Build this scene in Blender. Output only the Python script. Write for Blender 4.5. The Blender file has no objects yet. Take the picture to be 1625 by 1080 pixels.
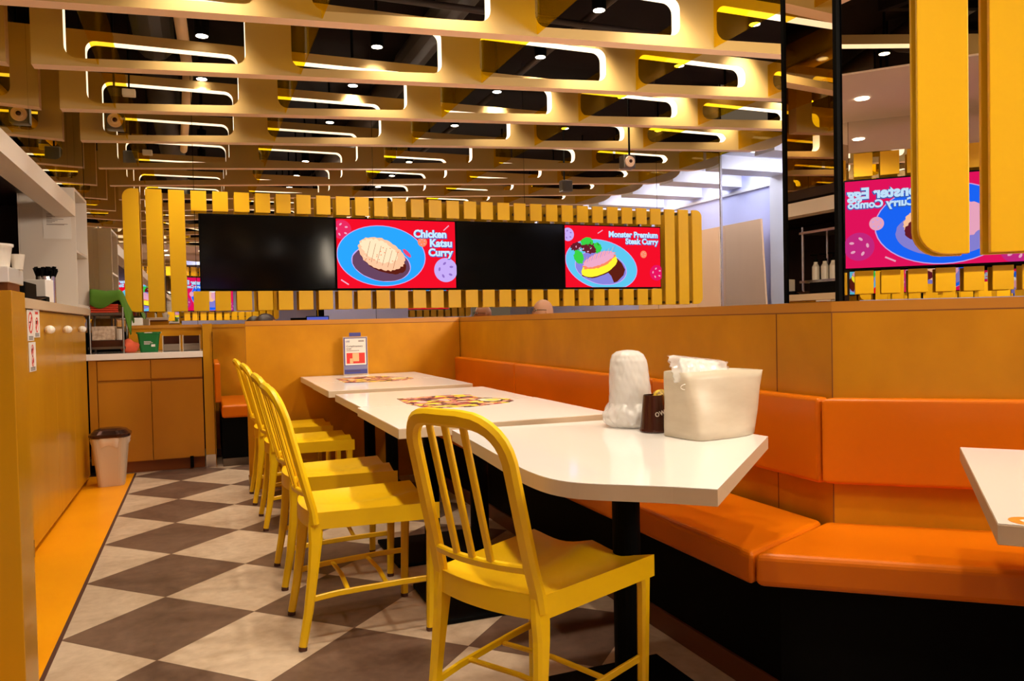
import bpy, bmesh, math, random
from mathutils import Vector, Matrix
random.seed(7)
PI = math.pi
R_ = math.radians
scene = bpy.context.scene
C = scene.collection

# ------------------------------------------------------------------ camera, world, exposure
cd = bpy.data.cameras.new('camera'); cam = bpy.data.objects.new('camera', cd); C.objects.link(cam)
cd.sensor_width = 36; cd.lens = 1231/1625*36; cd.clip_start = .02
vy = Vector(((320-812.5)/1231, -(520-540)/1231, -1)).normalized()
vx = Vector(((3890-812.5)/1231, -(443-540)/1231, -1)); vx = (vx-vy*vx.dot(vy)).normalized()
vz = vx.cross(vy)
M3 = Matrix((vx, vy, vz))
cam.matrix_world = Matrix.Translation((0, 0, 1.08)) @ M3.to_4x4()
scene.camera = cam
vs = scene.view_settings
vs.view_transform = 'Standard'; vs.look = 'None'; vs.gamma = 1; vs.use_curve_mapping = False
vs.exposure = 0.25
W = bpy.data.worlds.new('world'); scene.world = W; W.use_nodes = True
W.node_tree.nodes['Background'].inputs[0].default_value = (1.0, .72, .45, 1)
W.node_tree.nodes['Background'].inputs[1].default_value = .10

# large soft fill lights added out of view to brighten baffle fronts and slats
def area(name, loc, rot, sx, sy, power, col):
    l = bpy.data.lights.new(name, 'AREA'); l.shape = 'RECTANGLE'; l.size = sx; l.size_y = sy
    l.energy = power; l.color = col
    o = bpy.data.objects.new(name, l); C.objects.link(o); o.location = loc; o.rotation_euler = rot
    return o
area('hall_fill_added', (3.15, -.75, 2.3), (R_(72), 0, R_(14)), 1.0, .6, 54, (1, .86, .68))
area('hall_fill_added', (3.12, 1.7, 2.3), (R_(78), 0, R_(8)), .8, .6, 85, (1, .86, .68))
SPOT_W = 72
SPOT_COL = (1, .86, .66)

# ------------------------------------------------------------------ materials
MATS = {}
def mat(name, col, rough=.5, metal=0, spec=.5, emit=None, es=0, coat=0, noise=None, alpha=None, trans=0):
    if name in MATS: return MATS[name]
    m = bpy.data.materials.new(name); m.use_nodes = True
    nt = m.node_tree; b = nt.nodes['Principled BSDF']
    b.inputs['Base Color'].default_value = (*col, 1); b.inputs['Roughness'].default_value = rough
    b.inputs['Metallic'].default_value = metal; b.inputs['Specular IOR Level'].default_value = spec
    b.inputs['Coat Weight'].default_value = coat; b.inputs['Coat Roughness'].default_value = .08
    b.inputs['Transmission Weight'].default_value = trans
    if alpha is not None: b.inputs['Alpha'].default_value = alpha
    if emit: b.inputs['Emission Color'].default_value = (*emit, 1); b.inputs['Emission Strength'].default_value = es
    if noise:
        (sc, stretch, amt, col2) = noise
        tc = nt.nodes.new('ShaderNodeTexCoord'); mp = nt.nodes.new('ShaderNodeMapping')
        mp.inputs['Scale'].default_value = stretch
        nz = nt.nodes.new('ShaderNodeTexNoise'); nz.inputs['Scale'].default_value = sc; nz.inputs['Detail'].default_value = 6
        rp = nt.nodes.new('ShaderNodeValToRGB')
        rp.color_ramp.elements[0].position = .5-amt; rp.color_ramp.elements[1].position = .5+amt
        rp.color_ramp.elements[0].color = (*col2, 1); rp.color_ramp.elements[1].color = (*col, 1)
        nt.links.new(tc.outputs['Object'], mp.inputs[0]); nt.links.new(mp.outputs[0], nz.inputs[0])
        nt.links.new(nz.outputs[0], rp.inputs[0]); nt.links.new(rp.outputs[0], b.inputs['Base Color'])
    MATS[name] = m
    return m
def emis(name, col, s=1.0):
    if name in MATS: return MATS[name]
    m = bpy.data.materials.new(name); m.use_nodes = True; nt = m.node_tree
    nt.nodes.remove(nt.nodes['Principled BSDF'])
    e = nt.nodes.new('ShaderNodeEmission'); e.inputs[0].default_value = (*col, 1); e.inputs[1].default_value = s
    nt.links.new(e.outputs[0], nt.nodes['Material Output'].inputs[0]); MATS[name] = m
    return m

WOOD = mat('honey_wood', (.65, .28, .006), .40, spec=.25, noise=(5, (1, 1, .8), .22, (.51, .205, .005)))
WOOD2 = mat('honey_wood_cap', (.56, .235, .016), .4, noise=(4, (.3, .3, 4), .3, (.48, .18, .014)))
WOODD = mat('cabinet_wood', (.54, .215, .008), .36, noise=(3.0, (1, 1, .6), .25, (.44, .165, .005)))
WOODL = mat('cabinet_wood_side', (.62, .30, .006), .26, noise=(2.5, (1.5, 1.5, .3), .28, (.52, .235, .004)))
GROOVE = mat('dark_groove', (.20, .06, .008), .8)
ORANGE = mat('orange_leather', (.78, .185, .001), .32, spec=.3, noise=(3, (1, 1, 1), .35, (.64, .14, .001)))
YEL = mat('yellow_paint', (.90, .55, .002), .36, spec=.5)
BLACK = mat('black_paint', (.002, .002, .002), .6, spec=.06)
BLKG = mat('black_gloss', (.002, .002, .002), .10, spec=.25)
WHITE = mat('white_laminate', (.90, .86, .83), .07, spec=.7)
EDGE = mat('laminate_edge_shaded', (.60, .455, .30), .5)  # white table edge with its shade mixed into the colour
WPAINT = mat('white_paint', (.76, .68, .60), .5)
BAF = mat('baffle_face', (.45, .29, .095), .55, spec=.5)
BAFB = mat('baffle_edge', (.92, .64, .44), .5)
EDGE_GLOW = mat('slot_edge_added_glow', (.9, .85, .76), .5, emit=(1, .84, .62), es=1.0)  # emission added so the white slot edges look brightly lit
SLAT = mat('slat_yellow', (.94, .53, .004), .42, spec=.4)
STEEL = mat('steel', (.62, .60, .57), .25, metal=1)
DSTEEL = mat('dark_steel', (.18, .16, .14), .35, metal=1)
DARK = mat('dark_ceiling', (.007, .003, .0025), .9, spec=.1)
DUCT = mat('dark_duct', (.022, .009, .007), .6)
NICHE = mat('niche_brown', (.030, .010, .006), .5)
SOFF = mat('soffit_white', (.80, .66, .54), .7)
MALLW = mat('mall_lavender_wall', (.62, .66, 1.0), .6)
MALLC = mat('mall_ceiling_white', (.80, .82, .90), .6)
HOARD = mat('hoarding_beige', (.92, .62, .36), .6, noise=(2, (1, 1, .2), .3, (.84, .54, .31)))
GREEN = mat('green_plastic', (.0, .17, .035), .35)
TOWEL = mat('green_cloth', (.075, .19, .008), .9)
PINK = mat('pink_cloth', (.75, .12, .05), .9)
REDP = mat('red_plastic', (.70, .06, .02), .4)
GREYP = mat('grey_plastic', (.22, .17, .13), .4)
BEIGEP = mat('beige_plastic', (.66, .53, .38), .45)
CERAM = mat('ceramic_white', (.85, .80, .72), .2)
BROWNP = mat('brown_plastic', (.05, .012, .006), .2)
SKIN = mat('skin', (.55, .27, .15), .5)
HAIR = mat('dark_hair', (.03, .012, .008), .5)
SHIRT = mat('blue_shirt', (.05, .10, .25), .8)
PLASTIC = mat('thin_plastic_bag', (.82, .80, .78), .22, spec=.6, alpha=.62)
FROST = mat('frosted_acrylic', (.74, .65, .51), .35, spec=.5, alpha=.88, noise=(9, (1, 1, 3), .22, (.64, .54, .40)))
CLEAR = mat('clear_wrap', (1, 1, 1), .12, spec=.9, alpha=.35)
PAPERW = mat('white_paper', (.85, .80, .74), .6)
RED = mat('sign_red', (.70, .03, .02), .5)
INK = mat('ink_black', (.03, .02, .02), .6)
NAVY = mat('brochure_navy', (.06, .06, .28), .5)
ORGFL = mat('orange_floor_strip', (.96, .385, .003), .35, spec=.2, noise=(3, (1, 1, 1), .3, (.88, .32, .003)))
RUBBER = mat('brown_rubber', (.08, .025, .012), .7)

def mirror_mat(name, col):
    m = bpy.data.materials.new(name); m.use_nodes = True; b = m.node_tree.nodes['Principled BSDF']
    b.inputs['Base Color'].default_value = (*col, 1); b.inputs['Metallic'].default_value = 1; b.inputs['Roughness'].default_value = 0.0
    return m
MIR = mirror_mat('mirror_glass', (.90, .88, .84))
MIRB = mirror_mat('bronze_mirror', (.70, .62, .50))

def amber():
    m = bpy.data.materials.new('amber_acrylic'); m.use_nodes = True; nt = m.node_tree
    nt.nodes.remove(nt.nodes['Principled BSDF'])
    t = nt.nodes.new('ShaderNodeBsdfTransparent'); t.inputs[0].default_value = (.97, .84, .10, 1)
    d = nt.nodes.new('ShaderNodeBsdfTranslucent'); d.inputs[0].default_value = (.9, .45, .01, 1)
    g = nt.nodes.new('ShaderNodeBsdfGlossy'); g.inputs[0].default_value = (1, .9, .7, 1); g.inputs[1].default_value = .05
    a = nt.nodes.new('ShaderNodeMixShader'); a.inputs[0].default_value = .045
    b = nt.nodes.new('ShaderNodeMixShader'); b.inputs[0].default_value = .04
    nt.links.new(t.outputs[0], a.inputs[1]); nt.links.new(d.outputs[0], a.inputs[2])
    nt.links.new(a.outputs[0], b.inputs[1]); nt.links.new(g.outputs[0], b.inputs[2])
    nt.links.new(b.outputs[0], nt.nodes['Material Output'].inputs[0])
    return m
AMBER = amber()

def floor_mat():
    m = bpy.data.materials.new('checker_floor'); m.use_nodes = True; nt = m.node_tree; N = nt.nodes; L = nt.links
    b = N['Principled BSDF']
    tc = N.new('ShaderNodeTexCoord'); sp = N.new('ShaderNodeSeparateXYZ'); L.new(tc.outputs['Object'], sp.inputs[0])
    def math_(op, a, bb):
        n = N.new('ShaderNodeMath'); n.operation = op
        for i, v in enumerate((a, bb)):
            if isinstance(v, (int, float)): n.inputs[i].default_value = v
            else: L.new(v, n.inputs[i])
        return n.outputs[0]
    x = math_('SUBTRACT', sp.outputs[0], -.167); y = math_('SUBTRACT', sp.outputs[1], 4.368)
    u = math_('ADD', math_('DIVIDE', math_('ADD', x, y), .642), 100.5)
    v = math_('ADD', math_('DIVIDE', math_('SUBTRACT', x, y), .642), 100.5)
    s = math_('ADD', math_('FLOOR', u, 0), math_('FLOOR', v, 0))
    par = math_('MODULO', s, 2.0)
    nz = N.new('ShaderNodeTexNoise'); nz.inputs['Scale'].default_value = 3.2; nz.inputs['Detail'].default_value = 8; nz.inputs['Distortion'].default_value = .8
    nz.inputs['Roughness'].default_value = .62
    L.new(tc.outputs['Object'], nz.inputs[0])
    nz2 = N.new('ShaderNodeTexNoise'); nz2.inputs['Scale'].default_value = 26; nz2.inputs['Detail'].default_value = 4
    L.new(tc.outputs['Object'], nz2.inputs[0])
    nn = math_('ADD', math_('MULTIPLY', nz.outputs[0], .7), math_('MULTIPLY', nz2.outputs[0], .3))
    def ramp(c0, c1):
        r = N.new('ShaderNodeValToRGB'); r.color_ramp.elements[0].position = .36; r.color_ramp.elements[1].position = .62
        r.color_ramp.elements[0].color = (*c0, 1); r.color_ramp.elements[1].color = (*c1, 1); L.new(nn, r.inputs[0]); return r.outputs[0]
    dark = ramp((.085, .045, .030), (.175, .105, .072)); light = ramp((.42, .30, .20), (.62, .48, .35))
    mx = N.new('ShaderNodeMix'); mx.data_type = 'RGBA'
    L.new(par, mx.inputs[0]); L.new(dark, mx.inputs[6]); L.new(light, mx.inputs[7])
    fr = []
    for w in (u, v):
        f = math_('ABSOLUTE', math_('SUBTRACT', math_('FRACT', w, 0), .5), 0)
        fr.append(math_('GREATER_THAN', f, .4965))
    g = math_('MAXIMUM', fr[0], fr[1])
    m2 = N.new('ShaderNodeMix'); m2.data_type = 'RGBA'; L.new(g, m2.inputs[0]); L.new(mx.outputs[2], m2.inputs[6]); m2.inputs[7].default_value = (.12, .07, .045, 1)
    L.new(m2.outputs[2], b.inputs['Base Color']); b.inputs['Roughness'].default_value = .42
    return m
FLOOR = floor_mat()

# ------------------------------------------------------------------ mesh helpers
def link(name, bm, mats, parent=None, smooth=False, bevel=0, segs=2):
    bmesh.ops.recalc_face_normals(bm, faces=bm.faces)
    me = bpy.data.meshes.new(name); bm.to_mesh(me); bm.free()
    if not isinstance(mats, (list, tuple)): mats = [mats]
    for m in mats: me.materials.append(m)
    if smooth:
        for p in me.polygons: p.use_smooth = True
    o = bpy.data.objects.new(name, me); C.objects.link(o)
    if parent: o.parent = parent
    if bevel:
        b = o.modifiers.new('bevel', 'BEVEL'); b.width = bevel; b.segments = segs; b.limit_method = 'ANGLE'
        b.harden_normals = False
    return o
def box(bm, x0, x1, y0, y1, z0, z1, mi=0):
    v = [bm.verts.new(p) for p in ((x0,y0,z0),(x1,y0,z0),(x1,y1,z0),(x0,y1,z0),(x0,y0,z1),(x1,y0,z1),(x1,y1,z1),(x0,y1,z1))]
    for q in ((0,3,2,1),(4,5,6,7),(0,1,5,4),(1,2,6,5),(2,3,7,6),(3,0,4,7)):
        f = bm.faces.new([v[i] for i in q]); f.material_index = mi
def prism(bm, pts, z0, z1, mi=0, top=None):
    a = [bm.verts.new((p[0], p[1], z0)) for p in pts]; b = [bm.verts.new((p[0], p[1], z1)) for p in pts]
    n = len(pts)
    f = bm.faces.new(a[::-1]); f.material_index = mi
    f = bm.faces.new(b); f.material_index = mi if top is None else top
    for i in range(n):
        f = bm.faces.new([a[i], a[(i+1) % n], b[(i+1) % n], b[i]]); f.material_index = mi
def sweep(bm, pts, w, h, ref, mi=0, r=.25, closed=False):
    """rounded-rectangle section; w along ref, h across"""
    pts = [Vector(p) for p in pts]; n = len(pts); rings = []
    ref = Vector(ref)
    for i, p in enumerate(pts):
        t = (pts[min(i+1, n-1)]-pts[max(i-1, 0)]).normalized()
        a = (ref-t*ref.dot(t)).normalized(); b = t.cross(a)
        ww = w[i] if isinstance(w, list) else w; hh = h[i] if isinstance(h, list) else h
        c = min(ww, hh)*r
        sec = [(ww/2, hh/2-c), (ww/2-c, hh/2), (-ww/2+c, hh/2), (-ww/2, hh/2-c), (-ww/2, -hh/2+c), (-ww/2+c, -hh/2), (ww/2-c, -hh/2), (ww/2, -hh/2+c)]
        rings.append([bm.verts.new(p+a*s+b*q) for s, q in sec])
    for i in range(n-1):
        for k in range(8):
            f = bm.faces.new([rings[i][k], rings[i][(k+1) % 8], rings[i+1][(k+1) % 8], rings[i+1][k]]); f.material_index = mi
    bm.faces.new(rings[0][::-1]).material_index = mi; bm.faces.new(rings[-1]).material_index = mi
def tube(bm, pts, r, n=10, mi=0):
    pts = [Vector(p) for p in pts]; N_ = len(pts); rings = []
    for i, p in enumerate(pts):
        t = (pts[min(i+1, N_-1)]-pts[max(i-1, 0)]).normalized()
        ref = Vector((0, 0, 1)) if abs(t.z) < .9 else Vector((1, 0, 0))
        a = (ref-t*ref.dot(t)).normalized(); b = t.cross(a)
        rr = r[i] if isinstance(r, list) else r
        rings.append([bm.verts.new(p+a*math.cos(2*PI*k/n)*rr+b*math.sin(2*PI*k/n)*rr) for k in range(n)])
    for i in range(N_-1):
        for k in range(n):
            f = bm.faces.new([rings[i][k], rings[i][(k+1) % n], rings[i+1][(k+1) % n], rings[i+1][k]]); f.material_index = mi
    bm.faces.new(rings[0][::-1]).material_index = mi; bm.faces.new(rings[-1]).material_index = mi
def lathe(bm, prof, n=24, c=(0, 0), mi=0, sx=1, sy=1):
    rings = [[bm.verts.new((c[0]+r*sx*math.cos(2*PI*k/n), c[1]+r*sy*math.sin(2*PI*k/n), z)) for k in range(n)] for r, z in prof]
    for i in range(len(prof)-1):
        for k in range(n):
            f = bm.faces.new([rings[i][k], rings[i][(k+1) % n], rings[i+1][(k+1) % n], rings[i+1][k]]); f.material_index = mi
    if prof[0][0] > 1e-4: bm.faces.new(rings[0][::-1]).material_index = mi
    if prof[-1][0] > 1e-4: bm.faces.new(rings[-1]).material_index = mi
def tag(o, label, cat, group=None):
    o['label'] = label; o['category'] = cat
    if group: o['group'] = group
    return o
def thing(name, label, cat, loc=(0, 0, 0), rz=0, group=None):
    o = bpy.data.objects.new(name, None); C.objects.link(o); o.location = loc; o.rotation_euler = (0, 0, rz)
    o.empty_display_size = .1
    return tag(o, label, cat, group)
def part(name, fn, mats, parent, **k):
    bm = bmesh.new(); fn(bm); return link(name, bm, mats, parent, **k)
def bxo(name, dims, mats, parent=None, **k):
    return part(name, lambda bm: box(bm, *dims), mats, parent, **k)
def struct(name, fn, mats, **k):
    o = part(name, fn, mats, None, **k); o['kind'] = 'structure'; return o
def dup(root, loc=None, rz=None, label=None, group=None):
    kids = {}
    for o in bpy.data.objects:
        if o.parent: kids.setdefault(o.parent, []).append(o)
    def cp(o, par):
        c = o.copy(); C.objects.link(c)
        if par: c.parent = par
        for ch in kids.get(o, []): cp(ch, c)
        return c
    r = cp(root, None)
    if loc is not None: r.location = loc
    if rz is not None: r.rotation_euler = (0, 0, rz)
    if label: r['label'] = label
    if group: r['group'] = group
    return r
def text_mesh(name, s, m, parent, M, size=.05, align='CENTER', bold=0, depth=.0006):
    cu = bpy.data.curves.new(name, 'FONT'); cu.body = s; cu.size = size; cu.align_x = align; cu.align_y = 'CENTER'
    cu.offset = bold; cu.extrude = depth; cu.resolution_u = 3
    t = bpy.data.objects.new(name, cu); C.objects.link(t)
    bpy.context.view_layer.update()
    me = bpy.data.meshes.new_from_object(t.evaluated_get(bpy.context.evaluated_depsgraph_get()))
    C.objects.unlink(t); bpy.data.objects.remove(t)
    me.materials.clear(); me.materials.append(m)
    o = bpy.data.objects.new(name, me); C.objects.link(o); o.parent = parent; o.matrix_local = M
    return o
def upright(x, y, z, rz=0):     # text standing in local XZ, facing local -Y
    return Matrix.Translation((x, y, z)) @ Matrix.Rotation(rz, 4, 'Z') @ Matrix.Rotation(PI/2, 4, 'X')

# ------------------------------------------------------------------ the room
YM = 7.45                       # back mirror plane
XL = -.89                       # left mirror plane
struct('floor', lambda bm: box(bm, -2.4, 8.2, -4.2, 12.5, -.05, 0), FLOOR)
struct('trim_1', lambda bm: box(bm, -.80, -.495, -2.5, 6.43, 0, .003), ORGFL)
struct('trim_2', lambda bm: box(bm, -.497, -.484, -2.5, 6.43, 0, .004), RUBBER)
struct('ceiling', lambda bm: (box(bm, -2.4, 6.35, -.6, YM, 3.75, 3.8)), DARK)
# mall side: white ceiling with beams
def mallc(bm):
    box(bm, 6.35, 8.2, -4.2, 12.5, 3.2, 3.3)
    for i in range(12):
        y = -.5+i*1.12
        box(bm, 6.3, 8.2, y, y+.35, 3.02, 3.2)
struct('ceiling', mallc, MALLC)
def mstrips(bm):
    for i in range(12):
        y = -.5+i*1.12+.62; box(bm, 6.55, 8.0, y, y+.14, 3.17, 3.199)
o = part('ceiling_light_strips', mstrips, emis('mall_lamp', (.90, .90, 1), 15), None); tag(o, 'rows of white light strips in the mall ceiling', 'ceiling light'); o['kind'] = 'stuff'
struct('ceiling', lambda bm: box(bm, 5.62, 6.4, YM+.05, 12.5, 3.2, 3.3), MALLC)
struct('trim_light_block', lambda bm: (box(bm, 6.30, 6.35, -4.2, YM, 3.2, 3.8), box(bm, -2.4, 6.35, -.65, -.6, 2.9, 3.8)), DARK)  # mall-side drop wall added to keep mall light off the dark ceiling
# white soffit behind the viewer, chamfered edge
struct('ceiling', lambda bm: prism(bm, [(-2.4, .25), (-.6, .0), (.26, -.5), (.9, -.86), (3.2, -2.2), (3.2, -4.2), (-2.4, -4.2)], 2.55, 3.75), SOFF)
struct('ceiling', lambda bm: box(bm, 3.2, 6.35, -4.2, -2.2, 2.55, 2.65), SOFF)
struct('wall_mirror', lambda bm: [prism(bm, [a, b, (b[0]+.004, b[1]+.006), (a[0]+.004, a[1]+.006)], 2.56, 3.74) for a, b in zip([(-2.3, .25), (-.6, .0), (.26, -.5), (.9, -.86)], [(-.6, .0), (.26, -.5), (.9, -.86), (3.2, -2.2)])], mirror_mat('fascia_mirror', (.8, .7, .55)))
struct('wall_right', lambda bm: (box(bm, 7.6, 7.7, -4.2, 12.5, 0, 3.2)), MALLW)
struct('trim_3', lambda bm: (box(bm, 7.56, 7.6, -4.2, 12.5, 2.93, 2.97), box(bm, 7.50, 7.6, 8.35, 8.85, 0, 3.2)), MALLC)
struct('wall_far', lambda bm: box(bm, 5.0, 8.2, 12.5, 12.6, 0, 3.3), MALLW)
# back wall: wainscot and mirror sheets with dark seams
struct('wall_back', lambda bm: box(bm, -2.4, 5.62, YM+.012, YM+.06, 0, 3.75), BLACK)
seams = [XL, -.03, 1.57, 3.15, 4.75, 5.60]
def mir(bm):
    for a, b in zip(seams[:-1], seams[1:]):
        box(bm, a+.002, b-.002, YM, YM+.01, 1.06, 3.75)
struct('wall_mirror', mir, MIR)
struct('trim_4', lambda bm: box(bm, 5.60, 5.625, YM-.01, YM+.06, 0, 3.75), STEEL)
struct('trim_5', lambda bm: (box(bm, .08, 5.6, YM-.06, YM-.001, 0, 1.08), box(bm, .08, 5.6, YM-.07, YM-.001, 1.08, 1.11)), WOOD)
# left wall: niche, mirror above and beyond
def leftm(bm):
    for a, b in ((-1.5, .4), (.4, 2.0), (2.0, 3.6), (3.6, 5.2), (5.2, 6.598)):
        box(bm, XL-.01, XL, a+.002, b-.002, 2.07, 3.75)
    box(bm, XL-.01, XL, 6.602, 6.95, .0, 3.75); box(bm, XL-.01, XL, 6.954, YM-.002, .0, 3.75)
struct('wall_mirror', leftm, MIRB)
struct('wall_left', lambda bm: (box(bm, -2.4, -2.3, -4.2, YM, 0, 3.75), box(bm, -2.3, -.90, 6.62, 6.66, 0, 3.75),
        box(bm, -2.3, -.90, -1.5, 6.62, 2.0, 2.06), box(bm, -2.3, -.90, -1.5, 6.62, 2.06, 3.75)), NICHE)
struct('trim_6', lambda bm: (box(bm, -.90, -.775, -1.4, 6.0, 1.852, 1.955)), WPAINT)
# wall behind the viewer: straight part, then angled away
struct('wall_behind', lambda bm: (box(bm, -2.4, -.40, -1.62, -1.57, 0, 1.11),
        prism(bm, [(-.40, -1.57), (2.6, -3.56), (2.6, -3.62), (-.43, -1.62)], 0, 1.11), box(bm, 2.6, 6.3, -3.62, -3.56, 0, 1.11)), WOOD)
struct('wall_mirror', lambda bm: (box(bm, -2.4, -.404, -1.60, -1.59, 1.115, 2.55),
        prism(bm, [(-.40, -1.59), (2.6, -3.58), (2.6, -3.61), (-.41, -1.60)], 1.115, 2.55), box(bm, 2.605, 6.3, -3.61, -3.59, 1.115, 2.55)), MIR)

# ------------------------------------------------------------------ partitions
def partition(name, label, pts, th, z1, seams_=()):
    t = thing(name, label, 'partition', (0, 0, 0))
    # pts: polyline of the front face, thickness offset to the right-hand/back side
    n = len(pts); off = []
    for i in range(n):
        ds = []
        if i > 0: ds.append((Vector(pts[i])-Vector(pts[i-1])).normalized())
        if i < n-1: ds.append((Vector(pts[i+1])-Vector(pts[i])).normalized())
        d = sum(ds, Vector((0, 0))).normalized(); nn = Vector((-d.y, d.x)); k = 1/max(.3, nn.dot(Vector((-ds[0].y, ds[0].x))))
        off.append(Vector(pts[i])+nn*th*k)
    poly = [tuple(p) for p in pts]+[tuple(p) for p in off[::-1]]
    part('panel', lambda bm: prism(bm, poly, 0.0, z1-.034), WOOD, t)
    part('shadow_gap', lambda bm: prism(bm, poly, z1-.034, z1-.030), GROOVE, t)
    part('cap_rail', lambda bm: prism(bm, poly, z1-.030, z1), WOOD2, t)
    return t
p1 = partition('booth_partition', 'low honey wood partition standing behind the farthest white table', [(1.745, 5.4), (.267, 5.4)][::-1], .05, 1.118)
part('kick_plate', lambda bm: box(bm, .262, .274, 5.395, 5.455, 0, .09), STEEL, p1)
s2 = (Vector((2.95, .82))-Vector((1.75, 1.80))).normalized()
e2 = Vector((1.75, 1.80))+s2*2.6
p2 = partition('booth_partition', 'long honey wood partition behind the orange wall bench, bending at the mirrored column', [(e2.x, e2.y), (1.75, 1.80), (1.75, 5.45)], -.09, 1.118)
def seamf(bm):
    for y in (2.04,):
        box(bm, 1.7485, 1.75, y-.0015, y+.0015, .4, 1.086)
    for s in (.0, .62):
        c = Vector((1.75, 1.80))+s2*s; a = c+s2*.0015; b = c-s2*.0015; nn = Vector((s2.y, -s2.x)); nn = nn if nn.y < 0 else -nn
        nn = Vector((-.634, -.773))*.0015
        prism(bm, [tuple(b), tuple(a), tuple(a+nn), tuple(b+nn)], .4, 1.086)
part('panel_joint', seamf, GROOVE, p2)

# mirrored column and angled mirror wall standing on the right partition
struct('column', lambda bm: box(bm, 1.782, 1.86, 1.80, 2.02, 1.118, 3.75), BLACK)
struct('wall_mirror', lambda bm: box(bm, 1.775, 1.781, 1.803, 2.013, 1.12, 3.75), MIRB)
struct('trim_7', lambda bm: (box(bm, 1.770, 1.79, 2.013, 2.026, 1.119, 3.75), box(bm, 1.765, 1.785, 1.785, 1.800, 1.119, 3.75)), BLACK)
nrm = Vector((-.634, -.773))
def angm(bm):
    a = Vector((1.775, 1.785)); L_ = 0.0
    for l0, l1 in ((.008, 2.5),):
        q0 = a+s2*l0; q1 = a+s2*l1
        prism(bm, [tuple(q0), tuple(q1), tuple(q1-nrm*.01), tuple(q0-nrm*.01)], 1.12, 3.75)
struct('wall_mirror', angm, MIR)

# ------------------------------------------------------------------ ceiling baffles
SL = math.tan(R_(2.8))
def zb(x): return 2.555+(x+.83)*SL
def rrect(x0, x1, z0, z1, r, n=6):
    pts = []
    for (cx, cz, a0) in ((x1-r, z1-r, 0), (x0+r, z1-r, 90), (x0+r, z0+r, 180), (x1-r, z0+r, 270)):
        for k in range(n+1):
            a = R_(a0+90*k/n); pts.append((cx+r*math.cos(a), cz+r*math.sin(a)))
    return pts
HOLES = [(-.67+1.235*i, -.67+1.235*i+.965) for i in range(5)]
def make_baffle(y, label, xend=6.05):
    t = thing('ceiling_baffle', label, 'ceiling baffle', (-.83, y, 2.555), 0, 'slotted cream baffles hung below the dark ceiling')
    TH, X0, X1 = .09, -.83, xend
    TOPZ, HTZ = 3.09-2.555, 3.022-2.555        # level top edge and level slot tops; the bottom edge climbs to the right
    zl = lambda x: (x-X0)*SL
    hb = lambda x: zl(x)+.046+.005*(x-X0)
    out = [(X0, 0)]
    rx = .55; xb = X1-rx; rz = TOPZ-zl(xb)
    for k in range(11):
        a = R_(-90+90*k/10); out.append((xb+rx*math.cos(a), TOPZ-.02+(rz-.02)*math.sin(a)))
    out += [(X1, TOPZ), (X0, TOPZ)]
    def slot(x0, x1):
        r = .065; pts = []
        for k in range(7): a = R_(15*k); pts.append((x1-r+r*math.cos(a), HTZ-r+r*math.sin(a)))
        for k in range(7): a = R_(90+15*k); pts.append((x0+r+r*math.cos(a), HTZ-r+r*math.sin(a)))
        for k in range(7): a = R_(180+15*k); pts.append((x0+r+r*math.cos(a), hb(x0)+r+r*math.sin(a)))
        for k in range(7): a = R_(270+15*k); pts.append((x1-r+r*math.cos(a), hb(x1)+r+r*math.sin(a)))
        return pts
    loops = [out]+[slot(h0, h1) for h0, h1 in HOLES if h1 < X1-.4]
    def quadstrip(bm, lp):
        a = [bm.verts.new((p[0]-X0, 0, p[1])) for p in lp]; b = [bm.verts.new((p[0]-X0, TH, p[1])) for p in lp]
        n = len(lp)
        return [bm.faces.new([a[i], a[(i+1) % n], b[(i+1) % n], b[i]]) for i in range(n)]
    bm = bmesh.new()
    for side in (0, TH):
        es = []
        for lp in loops:
            vv = [bm.verts.new((p[0]-X0, side, p[1])) for p in lp]
            es += [bm.edges.new((vv[i], vv[(i+1) % len(vv)])) for i in range(len(vv))]
        bmesh.ops.triangle_fill(bm, edges=es, use_beauty=True)
    for f in quadstrip(bm, out): f.material_index = 1
    bmesh.ops.remove_doubles(bm, verts=bm.verts, dist=1e-5)
    link('panel', bm, [BAF, BAFB], t)
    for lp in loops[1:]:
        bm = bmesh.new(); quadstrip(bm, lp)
        o = link('slot_edge_glow', bm, EDGE_GLOW, t); o['label'] = 'white inner edge of an oval slot, brightness added as glow'
    return t
BY = [6.85-.935*i for i in range(8)]
names = ['cream slotted ceiling baffle hanging right next to the back mirror wall',
         'cream slotted ceiling baffle, second away from the back mirror wall',
         'cream slotted ceiling baffle, third away from the back mirror wall',
         'cream slotted ceiling baffle cut by the top edge of the photo',
         'cream slotted ceiling baffle above the front table, seen only in mirrors',
         'cream slotted ceiling baffle above the end of the front table, seen in mirrors',
         'cream slotted ceiling baffle just ahead of the viewer, seen in mirrors',
         'cream slotted ceiling baffle over the viewer, seen only in the mirrors']
for i, y in enumerate(BY):
    if i < 8: make_baffle(y, names[i])
# amber acrylic sheets running front to back
SHX = [-.50, .615, 1.81, 3.015, 4.22, 5.4]
shn = ['by the left mirror', 'second from the left mirror', 'over the table row', 'beyond the wall bench', 'fourth across, near the mall', 'nearest the mall opening']
for x, n_ in zip(SHX, shn):
    z = zb(x)+.012
    o = part('amber_sheet', lambda bm: box(bm, -.003, .003, .9, YM-.03, 0, 3.06-z), AMBER, None)
    o.location = (x, 0, z); tag(o, 'amber see-through acrylic sheet between the ceiling baffles, '+n_, 'acrylic sheet', 'amber sheets crossing the ceiling baffles')

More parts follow.
